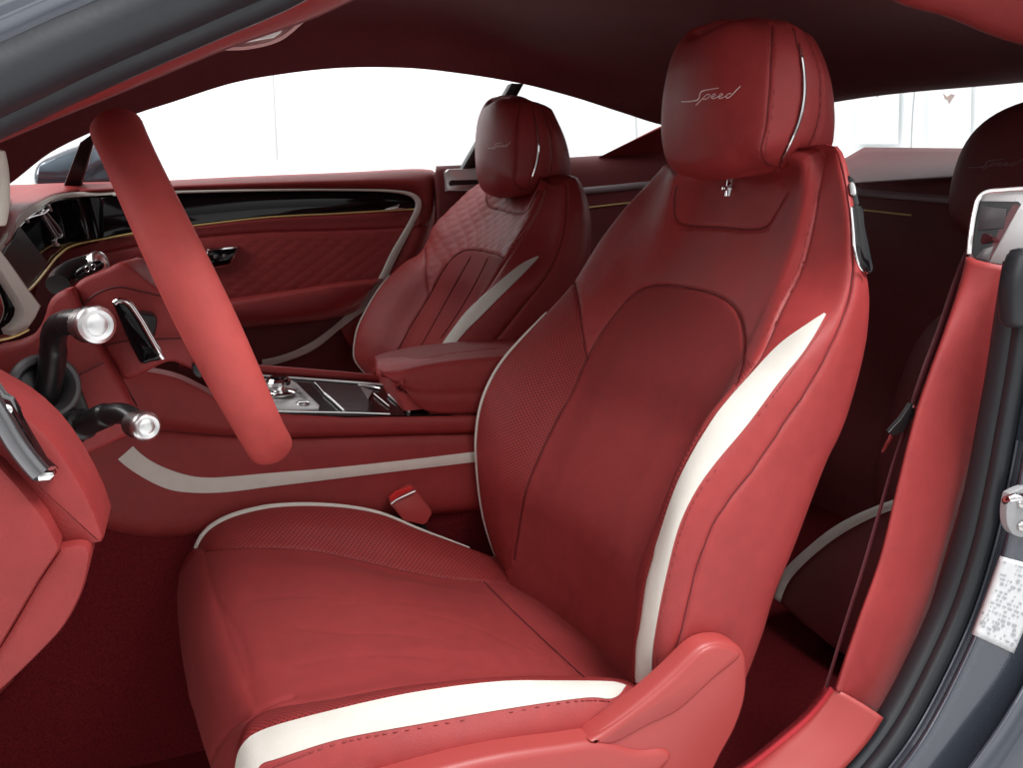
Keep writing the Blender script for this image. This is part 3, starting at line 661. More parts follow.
# the lining ends at the windscreen header
hd_l = []; keepr = np.ones((Gr.shape[0]-1, Gr.shape[1]-1), bool); n_u = Gr.shape[0]
for u_ in range(8, n_u-2):
    r_ = Gr[u_]; k_ = -(.19*r_[:, 1]+.03); i_ = int(np.argmax(r_[:, 0] > k_)); t_c = (k_[i_]-r_[i_-1, 0])/(r_[i_, 0]-r_[i_-1, 0]); q = r_[i_-1]+(r_[i_]-r_[i_-1])*t_c
    hd_l.append(q.copy()); Gr[u_, :i_] = q; keepr[u_-1, :i_-1] = False; keepr[u_, :i_-1] = False
m = MB(); m.tube(resample(np.array(hd_l), 60)+[0, 0, .004], .014, k=12); m.build('header_trim', M['lining'], body)
gmesh('roof_lining', Gr[::-1] if (normals(Gr)[20, 70]*(CAM-Gr[20, 70])).sum() < 0 else Gr, M['lining'], body, keepr[::-1] if (normals(Gr)[20, 70]*(CAM-Gr[20, 70])).sum() < 0 else keepr, thick=.03)
m = MB(); m.add([(-.18, .72, 1.19), (-.38, 1.72, 1.15), (-.80, 1.90, .985), (-.80, .62, .985)], [(0, 1, 2, 3)]); m.build('windscreen', M['glass_w'], body, smooth_=False)
# header fold down to the rear window
hr = [np.linspace(0, 1, 30)[:, None]*(Rr[4][-1]-Rr[0][-1])+Rr[0][-1]]
# near roof rail, its seal and the painted gutter
pad4 = lambda q, a: np.concatenate((np.linspace(a, q[0], 5)[:-1], q))
dl = np.array((0, -.012, .0))
rl = near+dl
topr = np.concatenate((np.linspace((-.80, .56, .775), P(-60,150,.52), 5)[:-1], R3([(-60,150,.52),(0,123,.535),(67,88,.55),(133,60,.56),(200,30,.565),(277,0,.57),(345,-30,.575)]), [(.27, .585, 1.20), (.45, .585, 1.245), (.64, .585, 1.26), (.85, .585, 1.25), (1.02, .58, 1.225), (1.2, .58, 1.19), (1.4, .58, 1.16), (1.8, .60, 1.12)]))
midr = (S(rl, 160)+S(topr, 160))/2+[0, -.012, -.004]
band('roof_rail', [near+[0, .03, .025], rl, midr, topr], M['pad'], body, n=160, world=True, thick=.008)
def tubepart(name, pts, r, mat, parent, n=80, k=14, sq=None, up=None, label=None):
    m = MB(); m.tube(S(pts, n), r, k=k, sq=sq, up=up); return m.build(name, mat, parent, label=label)
so = [R3([(-60,118+d,.50),(0,94+d,.51),(60,66+d,.52),(130,36+d,.53),(215,0+d,.535),(290,-32+d,.54)]) for d in (10, -12, -40)]
ext = lambda q, dy, dz: np.concatenate((np.linspace(np.array((-.82, .55, .775))+[0, dy, dz], q[0], 5)[:-1], q, topr[11:]+[0, dy, dz]))
tubepart('door_seal', ext(so[0], -.03, .004), .0155, M['rubber'], body, n=140)
tubepart('door_seal', ext(so[1]+[0, -.02, 0], -.05, .012), .019, M['rubber'], body, n=140)
gut = [ext(so[1]+[0, -.03, .02], -.07, .025), ext(so[2]+[0, -.03, .0], -.085, .04), ext(so[2]+[0, -.02, .02], -.075, .06)]
band('roof_panel', gut, M['paint'], body, n=120, world=True, thick=.006)
# map lamp
lp = smooth(np.array([(205,50),(222,43),(262,24),(300,13),(312,14),(300,28),(280,43),(250,51),(222,52),(205,50)], float), 60)[:-1]
lampY = .70
m = MB(); m.slab(np.array([P(x, y, lampY) for x, y in lp]), np.array((0, .05, .03)), bev=.004); lamp = m.build('interior_lamp', M['satin_red'] if 'satin_red' in M else plain('lamp_bezel', (.45, .24, .23), rough=.4), body)
m = MB(); m.slab(np.array([P(x, y, lampY-.002) for x, y in ((246,43),(250,37),(284,25),(281,33),(274,38))]), np.array((0, .02, .01)), bev=.001); m.build('lens', plain('lamp_lens', (.85, .80, .78), rough=.25, var=0), lamp)
# folded sun visor against the lining
vs = R3([(118,92,1.0),(150,82,1.02),(156,79,1.02),(173,100,1.70),(150,108,1.70),(128,114,1.66)])
# far pillars, quarter trim and rear
def poly(name, pts, push, mat, parent, bev=.0, n=0, label=None):
    A = np.array([P(*q) if max(map(abs, q)) > 5 else q for q in pts], float)
    if n: A = smooth(np.concatenate((A, A[:1])), n)[:-1]
    m = MB(); m.slab(A, np.array(push, float), bev=bev); return m.build(name, mat, parent, label=label)
poly('window_pillar', [(463,168,1.93),(477,168,1.93),(524,84,1.84),(512,83,1.84)], (.0, .03, 0), M['black'], body, .002)
M['strip'] = plain('grey_strip', (.36, .30, .31), rough=.35, var=0)
qt = [R3([(436,166,1.98),(480,164,1.98),(573,157,1.95),(668,152,1.90),(760,148,1.86),(838,146,1.80)]), R3([(436,171,1.95),(480,169,1.95),(573,164,1.92),(668,159,1.87),(760,156,1.82),(838,153,1.76)]), R3([(437,215,1.95),(480,215,1.94),(573,210,1.90),(668,205,1.84),(760,205,1.78),(838,208,1.70)]), R3([(437,560,1.95),(480,620,1.94),(573,620,1.90),(668,620,1.84),(760,620,1.78),(838,620,1.70)])]
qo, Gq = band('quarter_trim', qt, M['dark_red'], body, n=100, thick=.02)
bq = bvh_of(Gq)
for nm, a_, mt, w_ in (('bright_strip', [(575,192),(583,191),(615,188),(645,185),(690,183)], M['strip'], .009), ('gold_strip', [(575,209),(585,208),(630,203),(690,199)], M['gold'], .0022)):
    A_, N_ = drape(bq, a_, 40, .002); m = MB(); m.tube(A_, w_, k=8, up=N_.mean(0), sq=(1, .4)); m.build(nm, mt, qo)
poly('rear_pillar_trim', [(598,158,1.92),(661,126,1.80),(700,112,1.75),(720,150,1.86),(668,154,1.90)], (.02, .06, 0), M['pad'], body, .004)
# panel behind the rear seats, shelf and rear glass
X_ = 1.56
bk = [np.array([(X_-.02, y, z) for y in np.linspace(1.80, .5, 12)]) for z in (.05, .5, .90)]+[np.array([(X_+.02, y, 1.020) for y in np.linspace(1.80, .5, 12)])]
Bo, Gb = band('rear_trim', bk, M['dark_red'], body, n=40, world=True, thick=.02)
bb_ = bvh_of(Gb)
for nm, a_, mt, w_ in (('bright_strip', [(835,191),(859,193),(925,198),(960,201)], M['strip'], .009), ('gold_strip', [(835,208),(861,210),(908,215),(912,215.3)], M['gold'], .0022)):
    A_, N_ = drape(bb_, a_, 40, .002); m = MB(); m.tube(A_, w_, k=8, up=N_.mean(0), sq=(1, .4)); m.build(nm, mt, Bo)
zb = P(850, 147, X=1.95)[2]
shf = [np.array([(X_+.02, y, 1.020) for y in np.linspace(1.80, .5, 12)]), np.array([(1.72, y, 1.055) for y in np.linspace(1.80, .5, 12)]), np.array([(1.95, y, zb+(P(948,148,X=1.95)[2]-zb)*(P(850,147,X=1.95)[1]-y)/(P(850,147,X=1.95)[1]-P(948,148,X=1.95)[1])) for y in np.linspace(1.80, .5, 12)])]
band('parcel_shelf', shf, M['dark_red'], body, n=40, world=True, thick=.02)
def sheet(name, pts, mat, parent):
    m = MB(); m.add(pts, [tuple(range(len(pts)))]); return m.build(name, mat, parent, smooth_=False)
sheet('quarter_window', np.array([P(474,172,1.96),P(520,82,1.87),P(573,94,1.86),P(623,110,1.84),P(670,124,1.82),P(600,160,1.95)]), M['glass_tint'], body)
sheet('rear_window', np.array([(1.96, 2.15, zb-.02), (1.83, 2.10, hdr_f[2]+.03), (1.83, .6, hdr_f[2]+.03), (1.96, .6, zb-.02)]), M['glass_tint'], body)
# near door post: trim, sill, seal, paint
pl_ = R3([(964,257,.582),(957,285,.578),(942,331,.572),(928,370,.568),(915,408,.565),(905,445,.562),(895,486,.56),(877,560,.555),(856,620,.55),(834,687,.545)])
pr_ = R3([(1006,266,.54),(1004,285,.54),(999,331,.54),(990,380,.54),(982,415,.54),(975,452,.54),(965,486,.54),(948,545,.54),(920,635,.54),(883,715,.54)])
pm_ = (S(pl_, 60)*.55+S(pr_, 60)*.45)+[-.006, -.004, 0]
inn = S(pl_, 60)+[.10, .03, 0]
band('pillar_trim', [inn, S(pl_, 60)+[.012, .006, 0], S(pl_, 60)+[0, -.004, 0], pm_, pr_], M['leather'], body, n=80, per=[4, 4, 8, 8], world=True, thick=.008)
sl_ = R3([(834,690,.545),(812,718,.55),(780,746,.555),(752,768,.56),(715,792,.565),(600,850,.57)]); sr_ = R3([(883.5,718,.51),(868,742,.51),(845,768,.51),(815,795,.51),(760,830,.51),(640,900,.51)])
smm = (S(sl_, 60)+S(sr_, 60))/2+[-.002, 0, .004]
band('sill_trim', [S(sl_, 60)+[.02, .02, -.05], sl_, smm, sr_], M['plastic'], body, n=60, per=[3, 6, 6], world=True, thick=.006)
m = MB(); A_ = S(sl_, 60)[:34]; m.tube(A_+[.004, .004, -.003], .005, k=8); m.build('carpet_edge', plain('edge_binding', (.42, .02, .03), rough=.8, noise=.6, nscale=900, var=.3), body)
sc_ = [(1016,262),(1008,310),(998,375),(988,430),(979,478),(965,540),(944,605),(917,665),(885,724),(852,768),(820,800),(770,845)]
tubepart('door_seal', R3([(x+4, y, .515) for x, y in sc_]), .0140, M['rubber'], body, sq=(1.15, .9))
tubepart('door_seal', R3([(x+17, y+6, .497) for x, y in sc_[1:]]), .0096, M['rubber'], body)
m = MB(); m.tube(smooth(R3([(1030,252,.49),(1021,285,.49),(1020,308,.49),(1021,324,.49)]), 30), [.013]+[.017]*2+[.0185]*24+[.017, .015, .009], k=16); m.build('seal_bumper', M['rubber'], body)
pt = [[(x+20, y+8, .497) for x, y in sc_], [(x+33, y+10, .482) for x, y in sc_], [(x+40, y+12, .470) for x, y in sc_], [(x+52, y+14, .466) for x, y in sc_], [(x+160, y+45, .430) for x, y in sc_], [(x+280, y+75, .38) for x, y in sc_]]
po, Gp = band('painted_post', pt, M['paint'], body, n=80, per=[5, 5, 6, 12, 10], thick=.004)
bp_ = bvh_of(Gp)
tubepart('weld_ridge', drape(bp_, [(x+30, y+10) for x, y in sc_[3:]], 60, .0006)[0], .0018, M['paint'], body)
# tyre pressure sticker
def decal(bv, corners, u, v, lift): 
    (a, b, c, d) = [np.array(q, float) for q in corners]; q = a*(1-u)*(1-v)+b*u*(1-v)+c*u*v+d*(1-u)*v; return hit(bv, q[0], q[1], lift)
ck = [(1001,556),(1049,569),(1013,653),(972,634)]
n_ = 14
Gs = np.array([[decal(bp_, ck, i/n_, j/n_, .0007)[0] for j in range(n_+1)] for i in range(n_+1)])
stk = gmesh('sticker', Gs, M['white'], body, thick=.0005, label='white tyre data sticker with rows of tiny print')
m = MB(); rr_ = random.Random(3)
def ink(u, v, du, dv):
    q = [decal(bp_, ck, *c, .0019)[0] for c in ((u, v), (u+du, v), (u+du, v+dv), (u, v+dv))]; m.add(q, [(0, 1, 2, 3)])
for r_ in range(18):
    v = .05+r_*.05; u = .06+rr_.random()*.1
    while u < .9:
        l = rr_.choice((.03, .05, .08, .12))
        if rr_.random() < .62: ink(u, v, l*.8, .018 if r_ not in (5, 13, 14, 15) else .028)
        u += l+.03
for u, v in ((.45, .21), (.82, .24), (.10, .80), (.38, .80), (.85, .9)): ink(u, v, .07, .04)
m.build('print', M['ink'], stk, smooth_=False, recalc=False)
# door striker
sp = hit(bp_, 1019, 510)[0]
m = MB(); q = smooth(R3([(1006,501,.455),(1012,498,.445),(1030,497,.445),(1040,505,.455)]), 24); m.tube(q, .004, k=10)
s_o = m.build('door_striker', M['chrome'], body)
h, n_2 = hit(bp_, 1021, 512)
plane_slab('striker_plate', h, n_2, [(1010,494),(1040,489),(1044,533),(1016,536),(1008,526),(1007,508)], .005, plain('striker_steel', (.36, .36, .37), rough=.4, metal=.3, var=.1, nscale=200), s_o, .008, .001, 50)
for c in ((1021,503),(1021,526)):
    q, n_3 = on_plane(h, n_2, *c, .005); m = MB(); m.lathe(q, n_3, [(.0055, 0), (.0055, .002), (.004, .004), (.002, .0045)], 16); m.build('bolt', M['satin'], s_o)
# belt outlet on the near post
oO, oN = P(975, 235, .583), np.array((-1, -.42, .12))
M['silver'] = plain('silver_trim', (.62, .60, .595), rough=.28, metal=.15, var=.02)
OS = lambda name, pts, d, mat, parent=None, **k: plane_slab(name, oO, oN, pts, d, mat, parent or gb, **k)
gb = OS('belt_outlet', [(980,196),(986,191),(1000,189),(1070,184),(1070,270),(1006,266),(985,262.5),(968,257.5),(969,240),(974,215)], 0, M['silver'], body, deep=.09, bev=.003)
OS('outlet_well', [(980,201),(1018,201.5),(1021,204),(985,261.5),(974,259),(971,250),(973,230),(977,208)], .0012, M['black'])
OS('slot_shutter', [(981,206),(1007,209),(1004,228),(978,230.5)], .0030, plain('shutter', (.055, .045, .05), rough=.35, var=0), bev=.001)
OS('slot_lip', [(983,249),(994,246),(988,261),(975,258)], .0030, plain('dark_lip', (.16, .155, .16), rough=.3, var=0), bev=.001)
OS('pale_plate', [(1020,209),(1070,205),(1070,269),(1005,265.3),(990,262)], .0022, plain('pale_satin', (.55, .55, .545), rough=.4, var=.02), bev=.001)
OS('red_gap', [(1013,204),(1020,205),(989,261),(984,260)], .0018, plain('smoked_red', (.10, .02, .025), rough=.2, var=0))
plane_tube('chrome_edge', oO, oN, [(969,254),(971,233),(974.5,212),(979,198),(986,192.5),(1003,190.5),(1040,188.5)], .0035, .0026, plain('pale_chrome', (.85, .84, .84), rough=.16, metal=.6, var=0), gb, 60)

# ---- cabin floor
fl = [np.array([(x, y, z) for x, z in ((-1.0, .95), (-.96, .55), (-.72, .30), (-.5, .14), (-.2, .10), (.3, .10), (.62, .12), (.72, .15), (.95, .16), (1.75, .17))]) for y in (.50, .9, 1.3, 1.98)]
R = [S(q, 160) for q in fl]; Gf = loft(R, [40, 40, 40]); Gf = Gf[::-1] if normals(Gf)[5, 60][2] < 0 else Gf
structure(gmesh('floor', Gf, M['carpet'], None, thick=.03))
band('inner_sill', [S(sl_, 60)+[.0, .004, -.004], S(sl_, 60)+[0, .012, -.10], S(sl_, 60)+[0, .02, -.42]], M['carpet'], body, n=60, per=6, world=True, thick=.01)
# ---- rear seat on the near side
rs = thing('rear_bucket_seat', 'dark rear seat with cream edge line, half hidden behind the door post and belt', 'car seat', (1.3, .85, .17))
def pillow(c, hx, hy, hz, p=3.0, nu=40, nv=30, lean=0.0):
    u = np.linspace(0, 2*np.pi, nu+1)[:-1]; v = np.linspace(-np.pi/2+1e-3, np.pi/2-1e-3, nv); sg = lambda a, e: np.sign(a)*np.abs(a)**e
    e = 2/p
    X = hx*sg(np.cos(v), e)[:, None]*sg(np.cos(u), e)[None]; Y = hy*sg(np.cos(v), e)[:, None]*sg(np.sin(u), e)[None]; Z = hz*sg(np.sin(v), e)[:, None]*np.ones(nu)[None]
    return np.stack((X+lean*Z, Y, Z), -1)+np.asarray(c)
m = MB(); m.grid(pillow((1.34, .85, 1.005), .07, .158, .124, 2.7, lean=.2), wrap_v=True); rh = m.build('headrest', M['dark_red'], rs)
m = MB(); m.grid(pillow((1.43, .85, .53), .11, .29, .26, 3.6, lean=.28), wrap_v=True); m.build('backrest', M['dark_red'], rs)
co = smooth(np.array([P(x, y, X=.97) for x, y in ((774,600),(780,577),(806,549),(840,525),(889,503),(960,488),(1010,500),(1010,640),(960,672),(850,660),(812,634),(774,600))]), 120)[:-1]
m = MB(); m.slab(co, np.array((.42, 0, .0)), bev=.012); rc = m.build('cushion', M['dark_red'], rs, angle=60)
u_ = smooth(np.array([P(x, y, X=.965) for x, y in ((773,597),(780,576),(808,547),(840,523),(889,501.5),(940,490))]), 60); l_ = smooth(np.array([P(x, y, X=.965) for x, y in ((780,602),(789,581),(816,553),(852,528),(895,509),(945,497))]), 60)
gmesh('cream_stripe', np.stack((u_+[.012, 0, .002], u_, (u_+l_)/2+[-.002, 0, 0], l_), 0), M['cream'], rc, thick=.003)
bvr = bvh_of(pillow((1.34, .85, 1.005), .07, .158, .124, 2.7, lean=.2))
lettering(rh, bvr, lambda x, y: (969+(x-681.6)*.95, 167.5+(y-101.6)*.62), plain('shaded_thread', (.30, .22, .22), rough=.6, var=0), scale=1.0)  # front lettering thread again, its colour darkened for the shaded rear
# ---- belt of the near seat
belt = thing('seat_belt', 'dark red belt webbing running down from the chrome outlet on the door post', 'seat belt', P(815, 700, .56))
bp2 = smooth(R3([(994,239,.556),(986,238,.570),(977,243,.585),(970,252,.592),(958,280,.596),(940,331,.592),(924,372,.586),(912,408,.582),(905,430,.58),(894,462,.578),(880,510,.574),(864,565,.568),(846,622,.564),(832,668,.56),(822,700,.558)]), 140)
m = MB(); wd = np.interp(np.linspace(0, 1, 140), [0, .05, .12, .4, .5, 1], [.003, .0075, .0070, .0045, .0028, .0026]); m.tube(bp2, wd, k=10, up=(0, -1, .2), sq=(1, .35)); m.build('webbing', leather('belt_web', (.085, .013, .018), rough=.6, grain=.6, gscale=500), belt)
poly('tongue', [(901,418,.572),(910,404,.572),(915,404,.572),(914,416,.572),(903,432,.572),(893,436,.572),(888,432,.572)], (.004, .006, 0), M['black'], belt, .001)
poly('latch_plate', [(890,434,.572),(893,437,.572),(883,453,.574),(881,452,.574)], (.002, .003, 0), M['chrome'], belt)
m = MB(); h = P(914.5, 406.5, .57); m.lathe(h, (-.2, -1, .1), [(.0025, 0), (.002, .001)], 10); m.build('stop_button', M['chrome'], belt)

# near rear quarter of the body, behind the door post
nq = [np.array([(x, .50, z) for x in np.linspace(1.0, 2.0, 12)]) for z in (.0, .5, .98)]
band('quarter_trim', [nq[0], nq[1], nq[2], nq[2]+[0, -.12, .01], nq[1]+[0, -.25, 0]], M['dark_red'], body, n=30, world=True, thick=.02)
band('quarter_pillar', [np.array([(1.0, .50, .98), (.97, .54, 1.1), (1.0, .60, 1.22)]), np.array([(1.13, .50, .98), (1.10, .54, 1.1), (1.13, .60, 1.22)])], M['black'], body, n=20, per=4, world=True, thick=.02)
band('quarter_pillar', [np.array([(1.45, .50, .98), (1.42, .56, 1.1), (1.40, .62, 1.17)]), np.array([(2.0, .50, .98), (2.0, .56, 1.05), (1.9, .66, 1.12)])], M['dark_red'], body, n=20, per=4, world=True, thick=.02)

band('body_side', [R3([(1060,600,.44),(1030,672,.44),(1003,718,.44),(968,768,.44),(930,815,.44)]), R3([(1080,625,.425),(1050,690,.425),(1022,735,.425),(988,785,.425),(950,830,.425)]), R3([(1160,680,.41),(1120,750,.41),(1090,800,.41),(1050,840,.41),(1010,880,.41)])], M['paint'], body, n=40)
# ================================================================ far door
DY = 1.955
door = thing('coupe_door', 'closed far door in red leather with black gloss inlay and cream edge strip', 'car door', (.2, 2.0, .15))
poly('door_shell', [(-90,196,2.0),(20,190,2.0),(118,186,2.0),(300,176,2.0),(430,170,2.0),(437,174,2.0),(438,226,2.0),(430,268,2.0),(425,330,2.0),(420,470,2.0),(-90,520,2.0)], (0, .06, 0), M['dark_red'], door, .006)
def dband(name, L, R, mat, y0=DY, bulge=.004, parent=None, n=90, per=8, thick=.006, nmid=1):
    a, b = S(R3([q if len(q) == 3 else (*q, y0) for q in L]), n), S(R3([q if len(q) == 3 else (*q, y0) for q in R]), n)
    rails = [a, (a+b)/2+[0, -bulge, 0], b] if bulge else [a, b]
    return band(name, rails, mat, parent or door, n=n, per=per, thick=thick, world=True)
# padded top rail, turning down along the rear end of the door
tp = [R3([(-60,186,2.03),(60,184,2.03),(130,182,2.03),(240,176.5,2.03),(340,172.5,2.03),(425,169,2.03),(434,171,2.02),(438,178,2.01),(439,200,2.0),(437,224,2.0)]),
      R3([(-60,189,1.97),(60,187,1.97),(130,185,1.965),(240,180.5,1.96),(340,177,1.958),(420,175,1.96),(431,178,1.962),(434,186,1.965),(434,203,1.968),(431,225,1.97)]),
      R3([(-60,193,1.95),(60,191,1.95),(130,188.5,1.942),(240,185,1.94),(340,183,1.938),(410,184,1.94),(421,187,1.942),(427,195,1.945),(427,208,1.95),(422,226,1.955)]),
      R3([(-60,196,1.957),(60,194,1.957),(113,193,1.957),(240,190,1.955),(340,190,1.955),(404,192,1.955),(415,195,1.955),(421,201,1.955),(420,211,1.957),(413,227,1.962)])]
band('top_pad', tp, M['pad'], door, n=120, per=6)
band('rear_edge_pad', [R3([(437,222,2.0),(434,245,2.0),(422,285,2.0),(405,330,2.0),(395,380,2.0)]), R3([(423,224,1.962),(416,243,1.962),(400,275,1.962),(378,305,1.962),(350,345,1.962)]), R3([(412,226,1.966),(397,257,1.966),(383,281,1.966),(366,307,1.966),(340,328,1.966)])], M['leather'], door, n=60)
# cream strip: along the inlay, round the corner, down the rear edge and forward under the armrest
cs_o = [(113,192.5),(180,190.5),(260,189),(340,188.7),(395,190),(413,193),(420.5,199),(421,209),(412,228),(398,255),(385,281),(369,306),(357,316),(340,329),(315,349),(290,360),(262,367)]
cs_i = [(113,196),(180,193.5),(260,191.5),(340,191),(392,192.6),(409,196),(415,201),(414.5,209),(405,228),(391,252),(378,279),(361,304),(350,311),(338,322),(313,341),(288,353),(262,359.5)]
dband('cream_strip', [(x, y, 1.945) for x, y in cs_o], [(x, y, 1.945) for x, y in cs_i], M['cream'], bulge=.002, n=160, per=4)
# gloss inlay with the gold line below it
io = [(100,196),(180,194),(260,192),(340,191.5),(392,193),(409,197)]; ii = [(100,240),(136,233),(200,225),(267,217.5),(340,213.5),(416,209)]
vo_, Gv = dband('gloss_inlay', [(x, y, 1.957) for x, y in io], [(x, y, 1.957) for x, y in ii], M['gloss'], bulge=.003, per=8)
m = MB(); m.tube(S(R3([(x, y, 1.950) for x, y in ii]), 80), .0022, k=8); m.build('gold_strip', M['gold'], vo_)
# leather field with pressed diamonds, groove, armrest
ft = S(R3([(60,252,1.958),(136,234.5,1.958),(200,226.5,1.958),(267,219,1.958),(340,215,1.958),(414,210.5,1.958)]), 200)
fb = S(R3([(60,330,1.958),(150,312,1.958),(235,299,1.958),(300,290,1.958),(340,284,1.958),(381,281,1.958)]), 200)
Gf_ = np.array([ft+(fb-ft)*k/70 for k in range(71)]); Nf = np.array((0, -1., 0))
gl = drape(bvh_of(Gf_), [(70,262),(136,247),(210,237),(267,232.5),(340,230.5),(404,228)], 120)[0]
if normals(Gf_)[30, 100][1] > 0: Gf_ = Gf_[::-1]
a_ = (Gf_[..., 0]*.7+Gf_[..., 2]*1.0)/.029; b_ = (Gf_[..., 0]*.7-Gf_[..., 2])/.029
pxf = PX(Gf_.reshape(-1, 3)).reshape(*Gf_.shape[:2], 2)
gy = np.interp(pxf[..., 0], [70, 136, 210, 267, 340, 404], [262, 247, 237, 232.5, 230.5, 228])
msk = np.clip((pxf[..., 1]-gy-3)/4, 0, 1)*np.clip((392-pxf[..., 0])/12, 0, 1)
Gf_ = Gf_+Nf*(.0010*msk*(np.abs(np.sin(a_*np.pi))*np.abs(np.sin(b_*np.pi)))**.8)[..., None]
Gf_ = carve(Gf_, [gl], .0022, .005)
gmesh('door_card', Gf_, M['leather'], door, thick=.006)
ar = [R3([(90,322,1.955),(180,308,1.955),(235,299.5,1.955),(300,290.5,1.955),(340,284,1.955),(384,279.5,1.955)]), R3([(90,322,1.92),(180,307,1.915),(235,298.5,1.91),(300,289,1.905),(340,282.5,1.905),(380,279,1.92)]), R3([(90,330,1.895),(180,313,1.89),(235,303.5,1.885),(300,293,1.88),(340,287,1.88),(376,283,1.90)]), R3([(90,350,1.895),(180,330,1.89),(243,322,1.885),(300,316,1.88),(340,309,1.885),(366,298,1.90)]), R3([(90,362,1.94),(180,340,1.94),(243,328,1.94),(300,322,1.94),(340,317,1.94),(358,310,1.945)])]
band('armrest', ar, M['leather'], door, n=90, per=7)
poly('lower_card', [(60,362,1.975),(180,340,1.975),(243,327,1.975),(300,321,1.975),(345,313,1.975),(362,300,1.975),(330,335,1.975),(300,352,1.975),(262,363,1.975),(60,420,1.975)], (0, .02, 0), M['dark_red'], door)
sw_ = poly('switch_plate', [(207,248.5,1.945),(239.5,246,1.945),(231,265,1.945),(218,268,1.945),(204,268,1.945)], (0, .012, 0), M['chrome'], door, .002)
poly('switch_face', [(208,250.5,1.943),(237,248.3,1.943),(229.5,263,1.943),(218,265.5,1.943),(206,265.5,1.943)], (0, .006, 0), M['gloss'], sw_, .001)
for x, y in ((215.5,256.5),(224,255.8)):
    poly('switch_key', [(x-1.8,y+2.2,1.9415),(x-1.6,y-1.6,1.9415),(x+1.9,y-1.8,1.9415),(x+1.2,y+2,1.9415)], (0, .004, 0), plain('switch_grey', (.16, .16, .16), rough=.4, var=0), sw_, .0004)
poly('pull_handle', [(384,209.5,1.948),(397,205,1.948),(400,204,1.948),(398,207.5,1.948),(409,208.7,1.948),(398,210,1.948)], (0, .006, 0), M['satin'], door, .0008)
sheet('window_pane', np.array([P(118,184,1.99),P(436,168,1.99),P(472,164,1.97),P(518,82,1.88),P(457,70,1.89),P(340,66,1.89),P(233,80,1.88),P(133,113,1.88),P(85,142,1.95),P(76,186,1.99)]), M['glass'], door)
poly('window_pillar', [(63,187,1.97),(80,187,1.97),(96,132,1.84),(80,142,1.84)], (0, .03, 0), M['black'], door, .002)
poly('belt_guide', [(447,191,1.93),(446,172,1.93),(449,169,1.93),(484,167.5,1.93),(484,191,1.93)], (0, .05, 0), plain('guide_silver', (.7, .69, .68), rough=.25, metal=.4, var=0), body, .003)
poly('belt_guide_slot', [(449,183.5,1.926),(450,181,1.926),(452,180.2,1.926),(480,179.5,1.926),(480,184,1.926),(455,185.3,1.926),(450,186,1.926)], (0, .01, 0), M['black'], body, .0005)
m = MB(); m.tube(R3([(440.5,170,1.985),(440.5,200,1.985),(437,228,1.985),(430,260,1.985)]), .006, k=8); m.build('door_gap_seal', M['black'], body)
# far mirror
mm = MB(); mm.slab(smooth(np.array([P(*q, 2.14) for q in ((33,184),(36,164),(55,153),(84,143),(108,146),(112,189),(60,190),(33,184))]), 60)[:-1], np.array((0, .16, 0)), bev=.02); mi = mm.build('door_mirror', M['paint'], door, angle=60)
poly('mirror_glass', [(37,184,2.137),(39,166,2.137),(58,157,2.137),(84,149,2.137),(106,150,2.137),(108,186,2.137)], (0, .004, 0), plain('mirror_glass', (.10, .125, .15), rough=.12, metal=.8, var=.25, nscale=30), mi, .001)
# ================================================================ dashboard
dash = thing('dashboard', 'red leather dashboard with gloss black fascia, cream edging and chrome car motif', 'dashboard', (-.3, 1.2, .5))
prof = [(-.80,.98),(-.52,1.0),(-.34,.985),(-.285,.962),(-.268,.935),(-.272,.89),(-.285,.84),(-.30,.76),(-.33,.70),(-.40,.62),(-.60,.58),(-.80,.58)]
G = np.array([smooth(np.array([(x+(.02 if y < 1.1 else 0), y, z) for x, z in prof]), 60) for y in np.linspace(.58, 1.95, 30)])
c = G.reshape(-1, 3).mean(0); G = G if ((G-c)*normals(G)).sum() > 0 else G[::-1]
gmesh('dash_body', G, M['pad'], dash, thick=.02)
for g_ in (G[0], G[-1]):
    m = MB(); m.slab(g_+[0, .008 if g_[0, 1] < 1 else -.008, 0], (0, .01 if g_[0, 1] < 1 else -.01, 0)); m.build('dash_end', M['pad'], dash)
m = MB(); m.slab(np.array([(-1.02, 1.985, .08), (-1.02, 1.985, .95), (-.42, 1.985, .985), (-.36, 1.985, .60), (-.36, 1.985, .08)]), (0, .03, 0)); m.build('kick_trim', M['dark_red'], body)
band('top_cover', [R3([(-60,185,1.9),(5,185,2.0),(60,183,2.02),(127,181.5,2.02)]), R3([(-60,215,1.5),(5,200,1.78),(50,188,1.93),(120,186.5,1.97)]), R3([(-40,246,1.36),(0,246,1.40),(19,214,1.565),(38,202,1.715),(58,193.5,1.872),(80,191,1.95),(116,190.6,1.952)])], M['pad'], dash, n=80)
co_ = [(-30,278,1.26),(0,247,1.38),(10,230,1.48),(20,215,1.56),(38,203,1.71),(58,194.5,1.87),(80,192,1.945),(116,191.5,1.95)]
ci_ = [(-30,291,1.26),(0,254,1.38),(12,236,1.48),(24,221,1.57),(41,208,1.71),(59,199,1.87),(80,197,1.942),(116,195,1.947)]
dband('cream_edge', co_, ci_, M['cream'], bulge=.002, parent=dash, per=4)
fo = [(-30,283,1.27),(0,250,1.39),(12,235,1.49),(24,220,1.58),(42,207,1.72),(60,198,1.88),(82,196,1.95),(130,194.5,1.955)]
fi = [(-30,345,1.27),(10,304,1.39),(30,287,1.49),(46,268,1.60),(56,256,1.73),(72,245.5,1.88),(94,240.5,1.95),(136,234,1.955)]
fa, Gfa = dband('gloss_fascia', fo, fi, M['gloss'], bulge=.0, parent=dash, per=20, n=100)
m = MB(); m.tube(S(R3(fi)+[.004, -.006, 0], 100), .0022, k=8); m.build('gold_strip', M['gold'], fa)
bfa = bvh_of(Gfa)
